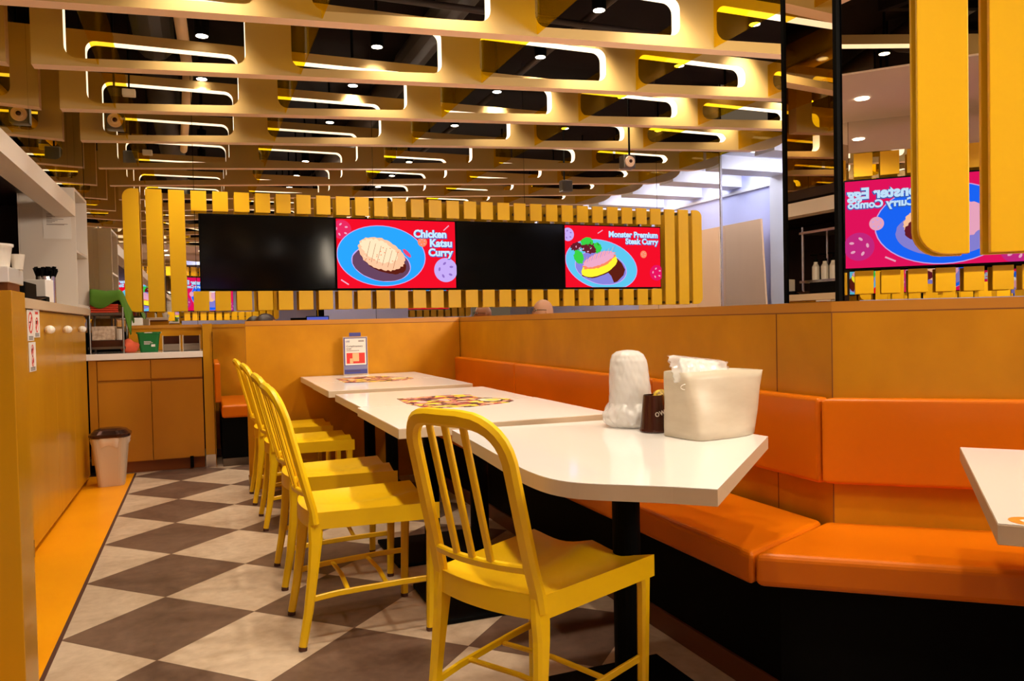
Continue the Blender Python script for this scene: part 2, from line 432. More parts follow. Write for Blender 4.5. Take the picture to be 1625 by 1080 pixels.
# dark services above
def pipe(name, label, pts, r, m=DUCT, cat='pipe'):
    o = part(name, lambda bm: tube(bm, pts, r, 12), m, None, smooth=True); return tag(o, label, cat)
pipe('ceiling_duct', 'thick dark duct crossing above the baffles near the left wall', [(-.3, -.3, 3.52), (-.3, 7.3, 3.52)], .16, cat='duct')
pipe('ceiling_duct', 'dark duct running above the baffles over the tables', [(1.9, -.3, 3.56), (1.9, 7.3, 3.56)], .13, cat='duct')
pipe('ceiling_pipe', 'thin dark pipe under the black ceiling over the bench', [(2.9, -.3, 3.45), (2.9, 7.3, 3.45)], .03)
pipe('ceiling_pipe', 'thin dark pipe crossing the black ceiling from left to right', [(-.8, 5.5, 3.4), (6.2, 5.5, 3.4)], .025)
pipe('ceiling_pipe', 'pale ribbed conduit hanging above the left speaker', [(-.15, 3.9, 3.40), (-.05, 7.3, 3.34)], .045, BAFB)

# spotlights
def make_spot():
    t = thing('spotlight', '', 'spotlight')
    part('housing', lambda bm: lathe(bm, [(.045, .0), (.05, .005), (.05, .13), (.03, .14), (.012, .145), (.012, .60)], 16), BLACK, t, smooth=False)
    part('lens', lambda bm: lathe(bm, [(.040, -.002), (.040, .001)], 16), emis('lamp_lens', (1, .86, .66), 14), t)
    l = bpy.data.lights.new('spotlight_beam', 'SPOT'); l.energy = SPOT_W; l.color = SPOT_COL; l.spot_size = R_(84); l.spot_blend = .8; l.shadow_soft_size = .07
    lo = bpy.data.objects.new('beam', l); C.objects.link(lo); lo.parent = t; lo.location = (0, 0, -.02); lo.rotation_euler = (R_(13), 0, 0)
    return t
sp0 = make_spot(); first = True
rown = {6.8: 'first row from mirror wall', 5.8: 'second row from mirror wall', 4.8: 'third row from mirror wall', 3.8: 'fourth row from mirror wall', 2.85: 'row above middle tables', 1.9: 'row above front table', .9: 'row nearest the viewer'}
coln = ['leftmost', 'second from left', 'middle', 'second from right', 'rightmost']
for yy, rn in rown.items():
    for cx, cn in zip((.06, 1.28, 2.62, 3.95, 5.2), coln):
        lab = 'black can spotlight above baffles, %s, %s' % (cn, rn)
        if first: sp0.location = (cx, yy, 3.09+cx*SL); sp0['label'] = lab; sp0['group'] = 'can spotlights above the baffles'; first = False
        else: dup(sp0, (cx, yy, 3.09+cx*SL), None, lab, 'can spotlights above the baffles')
for (x, y, n_) in ((.04, -1.08, 'nearest the wall of screens'), (-.6, -1.1, 'toward the left niche'), (.9, -1.6, 'right of the screens')):
    o = part('downlight', lambda bm: (lathe(bm, [(.045, 2.545), (.045, 2.549)], 16, (x, y))), emis('lamp_lens', (1, .86, .66), 14), None)
    tag(o, 'small round recessed downlight in the white soffit, '+n_, 'downlight')
    l = bpy.data.lights.new('downlight_beam', 'SPOT'); l.energy = 70; l.color = SPOT_COL; l.spot_size = R_(130); l.spot_blend = .8; l.shadow_soft_size = .04
    lo = bpy.data.objects.new('beam', l); C.objects.link(lo); lo.parent = o; lo.location = (x, y, 2.53)

# speakers and the small white box hung above the left baffles
def speaker(x, y, z, label):
    t = thing('speaker', label, 'speaker', (x, y, z))
    part('cabinet', lambda bm: box(bm, -.065, .065, -.0, .10, -.065, .065), DSTEEL, t, bevel=.008)
    def ring(bm):
        bmesh.ops.create_cone(bm, cap_ends=True, segments=28, radius1=.055, radius2=.050, depth=.012, matrix=Matrix.Translation((0, -.006, 0)) @ Matrix.Rotation(PI/2, 4, 'X'))
    part('rim', ring, BAFB, t)
    def cone(bm):
        bmesh.ops.create_cone(bm, cap_ends=True, segments=24, radius1=.034, radius2=.026, depth=.008, matrix=Matrix.Translation((0, -.014, 0)) @ Matrix.Rotation(PI/2, 4, 'X'))
    part('cone', cone, BAFB, t)
    part('dust_cap', lambda bm: bmesh.ops.create_uvsphere(bm, u_segments=14, v_segments=8, radius=.018, matrix=Matrix.Translation((0, -.016, 0))), BROWNP, t, smooth=True)
    part('bracket', lambda bm: (box(bm, -.008, .008, .004, .016, .065, 1.055 if x < 0 else 1.118)), BLACK, t)
    return t
speaker(-.572, 6.70, 2.69, 'small square speaker with round cone hung at the left end of the baffles')
speaker(3.97, 6.70, 2.63, 'small square speaker with round cone hung over the right-hand screen')
t = thing('access_point', 'small white box hung above the left speaker', 'wireless box', (-.448, 6.4, 2.80))
part('case', lambda bm: box(bm, -.045, .045, -.03, .03, 0, .05), WPAINT, t, bevel=.006)
part('cable', lambda bm: tube(bm, [(0, 0, .05), (.01, 0, .4), (0, 0, .95)], .006, 6), BLACK, t)

# ------------------------------------------------------------------ slat frames and screens
def slat_frame(label, loc, rz, n, left=3, right=3, dep=.098):
    t = thing('slat_frame', label, 'slat frame', loc, rz)
    P_, w, th = .1792, .128, .024
    Z0, Z1, A, B = 1.228, 2.280, 1.402, 2.106
    def outline(i):
        x0 = i*P_; x1 = x0+w; r = .075
        if i == 0 and left: 
            arc = lambda cz, a0: [(x0+r+r*math.cos(R_(a0+90*k/6)), cz+r*math.sin(R_(a0+90*k/6))) for k in range(7)]
            return [(x1, Z0), (x1, Z1)]+arc(Z1-r, 90)+arc(Z0+r, 180)
        if i == n-1 and right:
            arc = lambda cz, a0: [(x1-r+r*math.cos(R_(a0+90*k/6)), cz+r*math.sin(R_(a0+90*k/6))) for k in range(7)]
            return [(x0, Z1), (x0, Z0)]+arc(Z0+r, 270)+arc(Z1-r, 0)
        return [(x0, Z0), (x1, Z0), (x1, Z1), (x0, Z1)]
    def slab(pts):
        def f(bm):
            a = [bm.verts.new((p[0], 0, p[1])) for p in pts]; b = [bm.verts.new((p[0], th, p[1])) for p in pts]
            m = len(pts); bm.faces.new(a); bm.faces.new(b[::-1])
            for k in range(m): bm.faces.new([a[k], b[k], b[(k+1) % m], a[(k+1) % m]])
        return f
    for i in range(n):
        if i < left or i >= n-right: part('tall_slat', slab(outline(i)), SLAT, t, bevel=.002)
        else:
            x0 = i*P_; x1 = x0+w
            part('short_slat', slab([(x0, B), (x1, B), (x1, Z1), (x0, Z1)]), SLAT, t, bevel=.002)
            part('short_slat', slab([(x0, Z0), (x1, Z0), (x1, A), (x0, A)]), SLAT, t, bevel=.002)
    def so(bm):
        for i in range(n):
            xc = i*P_+w/2
            for z in ((1.255, 2.25) if (i < left or i >= n-right) else (1.30, 2.19)): box(bm, xc-.012, xc+.012, th+.0005, dep, z-.012, z+.012)
    part('standoff_blocks', so, DSTEEL, t)
    return t
slat_frame('long yellow slat frame around the four screens on the back mirror', (-.595, 7.345, 0), 0, 33)

E_RED = emis('screen_red', (.78, .004, .018)); E_RED2 = emis('screen_magenta', (.70, .006, .10))
E_BLUE = emis('screen_blue', (.02, .33, .85)); E_CYAN = emis('screen_cyan', (.10, .50, .75)); E_DBLUE = emis('screen_royal', (.01, .12, .90))
E_SAUCE = emis('screen_sauce', (.12, .05, .10)); E_SAUCE2 = emis('screen_curry', (.10, .012, .006)); E_VIO = emis('screen_violet', (.22, .20, .62))
E_CRUST = emis('screen_crust', (.90, .50, .30)); E_CRUST2 = emis('screen_crust_light', (.95, .70, .45)); E_CUT = emis('screen_cut', (.28, .08, .03))
E_LILAC = emis('screen_lilac', (.50, .36, .80)); E_LILD = emis('screen_lilac_dark', (.25, .14, .50)); E_TXT = emis('screen_text', (.50, .72, .95))
E_TXB = emis('screen_text_shadow', (.03, .10, .40)); E_YEL = emis('screen_yellow', (.90, .80, .03)); E_GRN = emis('screen_green', (.04, .55, .05))
E_DGRN = emis('screen_dark_green', (.02, .25, .03)); E_DRED = emis('screen_dark_red', (.12, .01, .02)); E_PINK = emis('screen_pink', (.75, .35, .50)); E_WHITE = emis('screen_white', (.85, .85, .85))
E_ORG = emis('screen_orange', (.85, .22, .10))
TW, TH_ = 1.18, .672
class Art:
    def __init__(s, root): s.root = root; s.k = 0; s.rnd = random.Random(11)
    def poly(s, name, pts, m):
        s.k += 1; y = -.0312-.00035*s.k
        cl = [(min(max(u, .010), TW-.010), min(max(v, .012), TH_-.012)) for u, v in pts]
        def f(bm):
            a = [bm.verts.new((u, y, v)) for u, v in cl]; b = [bm.verts.new((u, y+.0003, v)) for u, v in cl]; n = len(cl)
            try:
                bm.faces.new(a); bm.faces.new(b[::-1])
            except ValueError: pass
            for i in range(n): bm.faces.new([a[i], b[i], b[(i+1) % n], a[(i+1) % n]])
            bmesh.ops.dissolve_degenerate(bm, dist=1e-6, edges=bm.edges)
        return part(name, f, m, s.root)
    def blob(s, name, u, v, ru, rv, rot, m, jag=0, n=44):
        pts = []; c, sn = math.cos(R_(rot)), math.sin(R_(rot))
        for k in range(n):
            a = 2*PI*k/n; q = 1+s.rnd.uniform(-jag, jag)
            x, y = ru*q*math.cos(a), rv*q*math.sin(a); pts.append((u+x*c-y*sn, v+x*sn+y*c))
        return s.poly(name, pts, m)
    def line(s, name, u0, v0, u1, v1, w, m):
        d = Vector((u1-u0, v1-v0)).normalized(); q = Vector((-d.y, d.x))*w/2
        return s.poly(name, [(u0+q.x, v0+q.y), (u0-q.x, v0-q.y), (u1-q.x, v1-q.y), (u1+q.x, v1+q.y)], m)
    def ball(s, u, v, r, m, md):
        s.blob('picture_ball', u, v, r, r, 0, m)
        for k in range(5):
            a = 2*PI*k/5+.5; s.blob('picture_crater', u+.55*r*math.cos(a), v+.55*r*math.sin(a), r*.16, r*.09, 40*k, md)
    def text(s, st, u, v, size, al='RIGHT'):
        s.k += 2
        text_mesh('caption_shadow', st, E_TXB, s.root, upright(u+.003, -.0312-.00035*(s.k-1), v-.004), size, al, bold=size*.085, depth=.0001)
        text_mesh('caption', st, E_TXT, s.root, upright(u, -.0312-.00035*(s.k+.4), v), size, al, bold=size*.045, depth=.0001)
def screen(label, loc, rz, kind):
    t = thing('wall_screen', label, 'screen', loc, rz)
    part('casing', lambda bm: (box(bm, .0, TW-.002, -.028, .03, 0, TH_), box(bm, .4, .8, .03, .055, .2, .5)), BLACK, t, bevel=.003)
    if kind == 'off':
        part('dark_glass', lambda bm: box(bm, .010, TW-.012, -.031, -.0285, .012, TH_-.012), BLKG, t); return t
    part('lit_glass', lambda bm: box(bm, .010, TW-.012, -.031, -.0285, .012, TH_-.012), E_RED if kind != 'egg' else E_RED2, t)
    A = Art(t)
    if kind == 'chicken':
        A.ball(.06, .56, .09, emis('screen_ball_red', (.72, .02, .10)), E_PINK)
        A.blob('picture_plate_rim', .435, .318, .428, .288, -3, E_LILAC); A.blob('picture_plate', .435, .318, .420, .282, -3, E_BLUE)
        A.blob('picture_sauce_rim', .428, .245, .288, .168, -10, E_LILAC)
        A.blob('picture_sauce', .428, .242, .280, .160, -10, E_SAUCE, .01)
        A.blob('picture_cutlet_shadow', .445, .285, .235, .115, -22, E_SAUCE2, .04)
        A.blob('picture_cutlet', .43, .335, .232, .142, -22, E_CRUST, .05, 60)
        A.blob('picture_cutlet_top', .41, .365, .185, .095, -22, E_CRUST2, .09, 60)
        for i in range(6):
            x = .29+.052*i; A.line('picture_cut', x+.035, .455-.021*i, x-.012, .275-.016*i, .0035, E_CUT)
        for i in range(26):
            A.blob('picture_crumb', .43+A.rnd.uniform(-.17, .17), .33+A.rnd.uniform(-.07, .07), .007, .005, 0, E_CRUST2 if i % 2 else E_ORG, .3, 8)
        A.blob('picture_pickle', .675, .345, .055, .018, -45, emis('screen_pickle', (.75, .05, .15)), .15, 18)
        A.ball(.83, .455, .046, E_ORG, E_PINK)
        A.ball(1.06, .185, .118, E_LILAC, E_LILD)
        A.line('picture_ring', .04, .09, .11, .045, .012, E_PINK); A.line('picture_ring', 1.045, .57, 1.10, .62, .010, E_PINK)
        A.text('Chicken', 1.075, .530, .100); A.text('Katsu', 1.13, .443, .100); A.text('Curry', 1.13, .352, .100)
    elif kind == 'steak':
        A.ball(.045, .565, .070, E_LILAC, E_LILD)
        A.blob('picture_plate_rim', .44, .250, .438, .262, -12, E_LILAC); A.blob('picture_plate', .44, .250, .430, .255, -12, E_CYAN)
        A.blob('picture_sauce_rim', .43, .215, .315, .175, -10, E_LILAC)
        A.blob('picture_gravy', .43, .215, .307, .168, -10, E_VIO, .01)
        A.poly('picture_curry', [(.38, .26), (.60, .34), (.68, .27), (.72, .2), (.70, .14), (.62, .07), (.58, .06), (.55, .13), (.50, .18)], E_SAUCE2)
        A.blob('picture_lettuce', .165, .33, .055, .075, 20, E_GRN, .12, 26); A.blob('picture_lettuce', .27, .485, .075, .05, 0, E_GRN, .12, 26); A.blob('picture_lettuce', .385, .43, .055, .055, 0, E_GRN, .12, 26)
        A.blob('picture_red_leaf', .14, .44, .07, .04, 20, E_DRED, .2, 26); A.blob('picture_red_leaf', .285, .42, .085, .05, -10, E_DRED, .15, 30)
        for i in range(18): A.blob('picture_leaf_fleck', .27+A.rnd.uniform(-.16, .14), .43+A.rnd.uniform(-.05, .05), .012, .007, A.rnd.uniform(0, 180), [E_DGRN, E_PINK, E_DRED][i % 3], .3, 8)
        A.blob('picture_steak_shadow', .41, .215, .225, .085, 18, E_SAUCE2, .05)
        A.blob('picture_egg', .405, .235, .228, .092, 20, E_YEL, .02)
        A.blob('picture_steak_base', .40, .295, .205, .072, 20, E_ORG, .09, 50); A.blob('picture_steak', .40, .310, .195, .062, 20, E_PINK, .07, 50)
        for i in range(14):
            a = .23+.026*i; A.line('picture_sauce_line', a, .265+.009*i, a+.03, .335+.009*i, .0035, E_LILD if i % 2 else E_ORG)
        A.ball(.945, .365, .040, E_ORG, E_PINK); A.ball(1.105, .165, .085, E_RED2, E_PINK)
        A.line('picture_ring', .385, .58, .445, .615, .010, E_PINK)
        A.text('Monster Premium', 1.125, .572, .083); A.text('Steak Curry', 1.125, .500, .083)
    elif kind == 'egg':
        A.ball(.07, .10, .10, emis('screen_ball_mag', (.5, .02, .20)), E_PINK)
        A.blob('picture_plate_rim', .52, .31, .450, .295, 0, E_LILAC); A.blob('picture_plate', .52, .31, .442, .288, 0, E_DBLUE)
        A.blob('picture_sauce', .50, .25, .330, .175, 0, E_VIO, .01)
        A.blob('picture_cutlet', .60, .30, .18, .11, 12, E_CRUST, .06, 60); A.blob('picture_sausage', .68, .27, .09, .07, 0, E_DRED, .1, 30)
        A.blob('picture_cutlet', .38, .33, .14, .12, -20, E_PINK, .07, 50); A.blob('picture_egg', .50, .43, .09, .05, 10, E_WHITE, .05); A.blob('picture_yolk', .50, .43, .04, .025, 10, E_YEL)
        A.ball(.955, .335, .050, E_PINK, E_LILAC); A.ball(1.075, .17, .105, emis('screen_ball_mag', (.5, .02, .20)), E_PINK)
        A.line('picture_ring', .83, .05, .90, .085, .012, E_PINK)
        A.text('Monster Egg', 1.15, .560, .110); A.text('Curry Combo', 1.15, .480, .078)
    return t
off_l = ('switched off black screen, leftmost of the four', 'switched off black screen between the two lit menu pictures')
ty = 7.365
screen(off_l[0], (.0, ty, 1.41), 0, 'off')
screen('lit menu screen reading Chicken Katsu Curry with a blue plate', (1.18, ty, 1.41), 0, 'chicken')
screen(off_l[1], (2.36, ty, 1.41), 0, 'off')
screen('lit menu screen reading Monster Premium Steak Curry', (3.54, ty, 1.41), 0, 'steak')
# screens behind the viewer, seen only in the mirrors
screen('lit menu screen reading Monster Egg Curry Combo, seen in the right mirror', (-.37+1.18*.83, -1.47-1.18*.56, 1.41), math.atan2(.56, -.83), 'egg')
screen('lit steak curry menu screen behind the viewer, reflected between the leftmost tall slats', (-.62, -1.49, 1.41), PI, 'steak')
fr = math.atan2(.56, -.83)
slat_frame('yellow slat frame round the screen behind the viewer, seen in the right mirror', (-.33+2.33*.83-.02, -1.46-2.33*.56-.02, 0), fr, 13, 3, 0)
slat_frame('short yellow slat frame behind the viewer near the left niche, seen in the mirror', (-.48, -1.50, 0), PI, 8, 0, 1)
slat_frame('long yellow slat frame on the far wall behind the viewer, glimpsed in the back mirror', (6.25, -3.47, 0), PI, 20, 3, 0)
screen('lit chicken menu screen on the far wall behind the viewer, glimpsed in the back mirror', (5.68, -3.49, 1.41), PI, 'chicken')
screen('lit steak menu screen on the far wall behind the viewer, glimpsed in the back mirror', (4.50, -3.49, 1.41), PI, 'steak')
# the slat frame on the angled mirror by the right-hand bench
q = Vector((1.775, 1.785))+s2*.198+nrm*.055
slat_frame('large yellow slat frame on the angled mirror above the right-hand bench', (q.x, q.y, .014), math.atan2(s2.y, s2.x), 9, 3, 0, .053)

# ------------------------------------------------------------------ tables
def table(label, x0, x1, y0, y1, group=None):
    t = thing('dining_table', label, 'table', ((x0+x1)/2, (y0+y1)/2, 0), 0, group)
    w, d = (x1-x0)/2, (y1-y0)/2
    def top(bm):
        box(bm, -w, w, -d, d, .700, .7335, 0)
    part('tabletop', top, [EDGE], t, bevel=.0015)
    part('laminate_surface', lambda bm: box(bm, -w+.001, w-.001, -d+.001, d-.001, .7336, .735), WHITE, t)
    part('post', lambda bm: lathe(bm, [(.036, .016), (.036, .695)], 24), BLACK, t, smooth=False)
    part('top_bracket', lambda bm: box(bm, -.16, .16, -.16, .16, .690, .6995), BLACK, t)
    part('base_plate', lambda bm: box(bm, -.22, .22, -.22, .22, .001, .018), BLACK, t, bevel=.004)
    return t
table('white table nearest the yellow chair in front, second in the long row', .590, 1.392, 2.500, 3.222)
table('white table of the middle pair, its far half, butted to the one in front', .606, 1.384, 3.228, 3.905)
table('white table of the far pair, its near half', .606, 1.404, 4.122, 4.745)
table('white table at the far end touching the wooden partition, brochure on top', .610, 1.400, 4.752, 5.392)
# curved table
t3 = thing('curved_table', 'white table with a curved side and slanted end in front, holding the plastic boxes', 'table', (1.07, 1.86, 0))
cp = [(.738, 2.385), (.722, 2.15), (.702, 1.88), (.690, 1.72), (.688, 1.62), (.697, 1.54), (.722, 1.482), (.765, 1.438), (.815, 1.400), (.884, 1.345), (.949, 1.284), (1.496, 1.785), (1.44, 2.33)]
def smooth_mid(P_, i0, i1, m_=4):
    out = []
    for i in range(len(P_)):
        if i0 <= i < i1:
            p0, p1, p2, p3 = [Vector(P_[k]) for k in (i-1, i, i+1, i+2)]
            for j in range(m_):
                t_ = j/m_; q_ = .5*((2*p1)+(p2-p0)*t_+(2*p0-5*p1+4*p2-p3)*t_*t_+(3*p1-p0-3*p2+p3)*t_**3); out.append((q_.x, q_.y))
        else: out.append(P_[i])
    return out
cpl = [(x-1.07, y-1.86) for x, y in smooth_mid(cp, 2, 9)]
part('tabletop', lambda bm: prism(bm, cpl, .700, .7335), EDGE, t3)
part('laminate_surface', lambda bm: prism(bm, cpl, .7336, .735), WHITE, t3)
part('post', lambda bm: lathe(bm, [(.038, .016), (.038, .695)], 28), BLACK, t3)
part('top_bracket', lambda bm: box(bm, -.18, .18, -.18, .18, .690, .6995), BLACK, t3)
part('base_plate', lambda bm: box(bm, -.24, .24, -.24, .24, .001, .018), BLACK, t3, bevel=.004)
# table at the right edge
ax = Vector((.743, .669)); bx_ = Vector((.669, -.743)); c0 = Vector((1.19, .872))
t4 = thing('corner_table', 'white table cut by the right edge of the photo with an orange round sticker', 'table', (c0.x+ax.x*.4+bx_.x*.36, c0.y+ax.y*.4+bx_.y*.36, 0), math.atan2(ax.y, ax.x))
part('tabletop', lambda bm: box(bm, -.4, .4, -.36, .36, .700, .7335), EDGE, t4, bevel=.0015)
part('laminate_surface', lambda bm: box(bm, -.399, .399, -.359, .359, .7336, .735), WHITE, t4)
part('post', lambda bm: lathe(bm, [(.036, .016), (.036, .695)], 24), BLACK, t4)
part('top_bracket', lambda bm: box(bm, -.16, .16, -.16, .16, .690, .6995), BLACK, t4)
part('base_plate', lambda bm: box(bm, -.22, .22, -.22, .22, .001, .018), BLACK, t4, bevel=.004)
st = part('round_sticker', lambda bm: lathe(bm, [(.027, .7351), (.027, .7356)], 32, (-.368, .315)), mat('sticker_orange', (.90, .30, .03), .4), t4)
part('sticker_emblem', lambda bm: (prism(bm, [(-.378, .322), (-.372, .304), (-.362, .304), (-.358, .316), (-.366, .326)], .7357, .736)), PAPERW, t4)

# posters printed across the table pairs
def collage_mat():
    if 'collage' in MATS: return MATS['collage']
    m = bpy.data.materials.new('collage'); m.use_nodes = True; nt = m.node_tree; b = nt.nodes['Principled BSDF']; b.inputs['Roughness'].default_value = .6; b.inputs['Specular IOR Level'].default_value = .15
    tc = nt.nodes.new('ShaderNodeTexCoord'); v = nt.nodes.new('ShaderNodeTexVoronoi'); v.inputs['Scale'].default_value = 24
    nz = nt.nodes.new('ShaderNodeTexNoise'); nz.inputs['Scale'].default_value = 12; nz.inputs['Detail'].default_value = 5
    sp_ = nt.nodes.new('ShaderNodeSeparateColor'); ad = nt.nodes.new('ShaderNodeMath'); ad.operation = 'ADD'; ml = nt.nodes.new('ShaderNodeMath'); ml.operation = 'MULTIPLY'; ml.inputs[1].default_value = .5
    cr = nt.nodes.new('ShaderNodeValToRGB'); cr.color_ramp.interpolation = 'CONSTANT'
    cols = [(0, (.05, .015, .02)), (.34, (.30, .05, .04)), (.44, (.50, .20, .14)), (.52, (.10, .03, .03)), (.60, (.80, .52, .04)), (.70, (.60, .36, .26)), (.78, (.20, .05, .04))]
    while len(cr.color_ramp.elements) < len(cols): cr.color_ramp.elements.new(.5)
    for e, (p, c) in zip(cr.color_ramp.elements, cols): e.position = p; e.color = (*c, 1)
    L = nt.links; L.new(tc.outputs['Object'], v.inputs['Vector']); L.new(tc.outputs['Object'], nz.inputs[0]); L.new(v.outputs['Color'], sp_.inputs[0]); L.new(sp_.outputs[0], ad.inputs[0]); L.new(nz.outputs[0], ad.inputs[1]); L.new(ad.outputs[0], ml.inputs[0]); L.new(ml.outputs[0], cr.inputs[0]); L.new(cr.outputs[0], b.inputs['Base Color'])
    MATS['collage'] = m; return m
def poster(label, pts, bb, loc):
    t = thing('menu_sheet', label, 'menu sheet', loc)
    part('sheet', lambda bm: prism(bm, pts, 0, .0008), collage_mat(), t)
    rr = random.Random(5)
    (x0, x1, y0, y1) = bb; cols = [mat('poster_yellow', (.85, .55, .05), .4), mat('poster_pink', (.75, .40, .36), .4), mat('poster_black', (.05, .02, .02), .4), mat('poster_cream', (.80, .62, .45), .4)]
    k = 0
    for (u, v, ru, rv, ci) in [(.22, .14, .09, .05, 0), (.45, .10, .10, .05, 0), (.16, .55, .05, .08, 1), (.40, .60, .05, .09, 1), (.80, .40, .13, .17, 2), (.80, .40, .11, .13, 3), (.82, .38, .07, .07, 0)]:
        k += 1
        def f(bm):
            lathe(bm, [(1, .0009+.0001*k), (1, .00098+.0001*k)], 18, (0, 0), 0)
            for vv in bm.verts:
                q_ = 1+.12*math.sin(vv.co.x*7+k)*math.cos(vv.co.y*9)
                vv.co.x = x0+(x1-x0)*u+vv.co.x*ru*(x1-x0)*q_; vv.co.y = y0+(y1-y0)*v+vv.co.y*rv*(y1-y0)*q_
        part('printed_picture', f, cols[ci], t)
    return t
poster('colourful printed menu sheet lying across the far pair of white tables', [(.788-1, 5.02-4.85), (.782-1, 4.645-4.85), (.88-1, 4.61-4.85), (1.06-1, 4.60-4.85), (1.15-1, 4.64-4.85), (1.22-1, 4.72-4.85), (1.237-1, 4.82-4.85), (1.19-1, 4.90-4.85), (1.13-1, 4.975-4.85), (1.126-1, 5.076-4.85), (.942-1, 5.128-4.85)], (-.21, .235, -.24, .27), (1, 4.85, .7352))
poster('colourful printed menu sheet lying across the middle pair of white tables', [(.822-1, 3.50-3.25), (.807-1, 3.243-3.25), (.83-1, 3.1-3.25), (.868-1, 3.028-3.25), (1.004-1, 2.989-3.25), (1.095-1, 3.02-3.25), (1.19-1, 3.05-3.25), (1.249-1, 3.119-3.25), (1.262-1, 3.205-3.25), (1.22-1, 3.28-3.25), (1.164-1, 3.34-3.25), (1.174-1, 3.491-3.25), (1.148-1, 3.52-3.25), (1.04-1, 3.53-3.25)], (-.19, .26, -.25, .27), (1, 3.25, .7352))

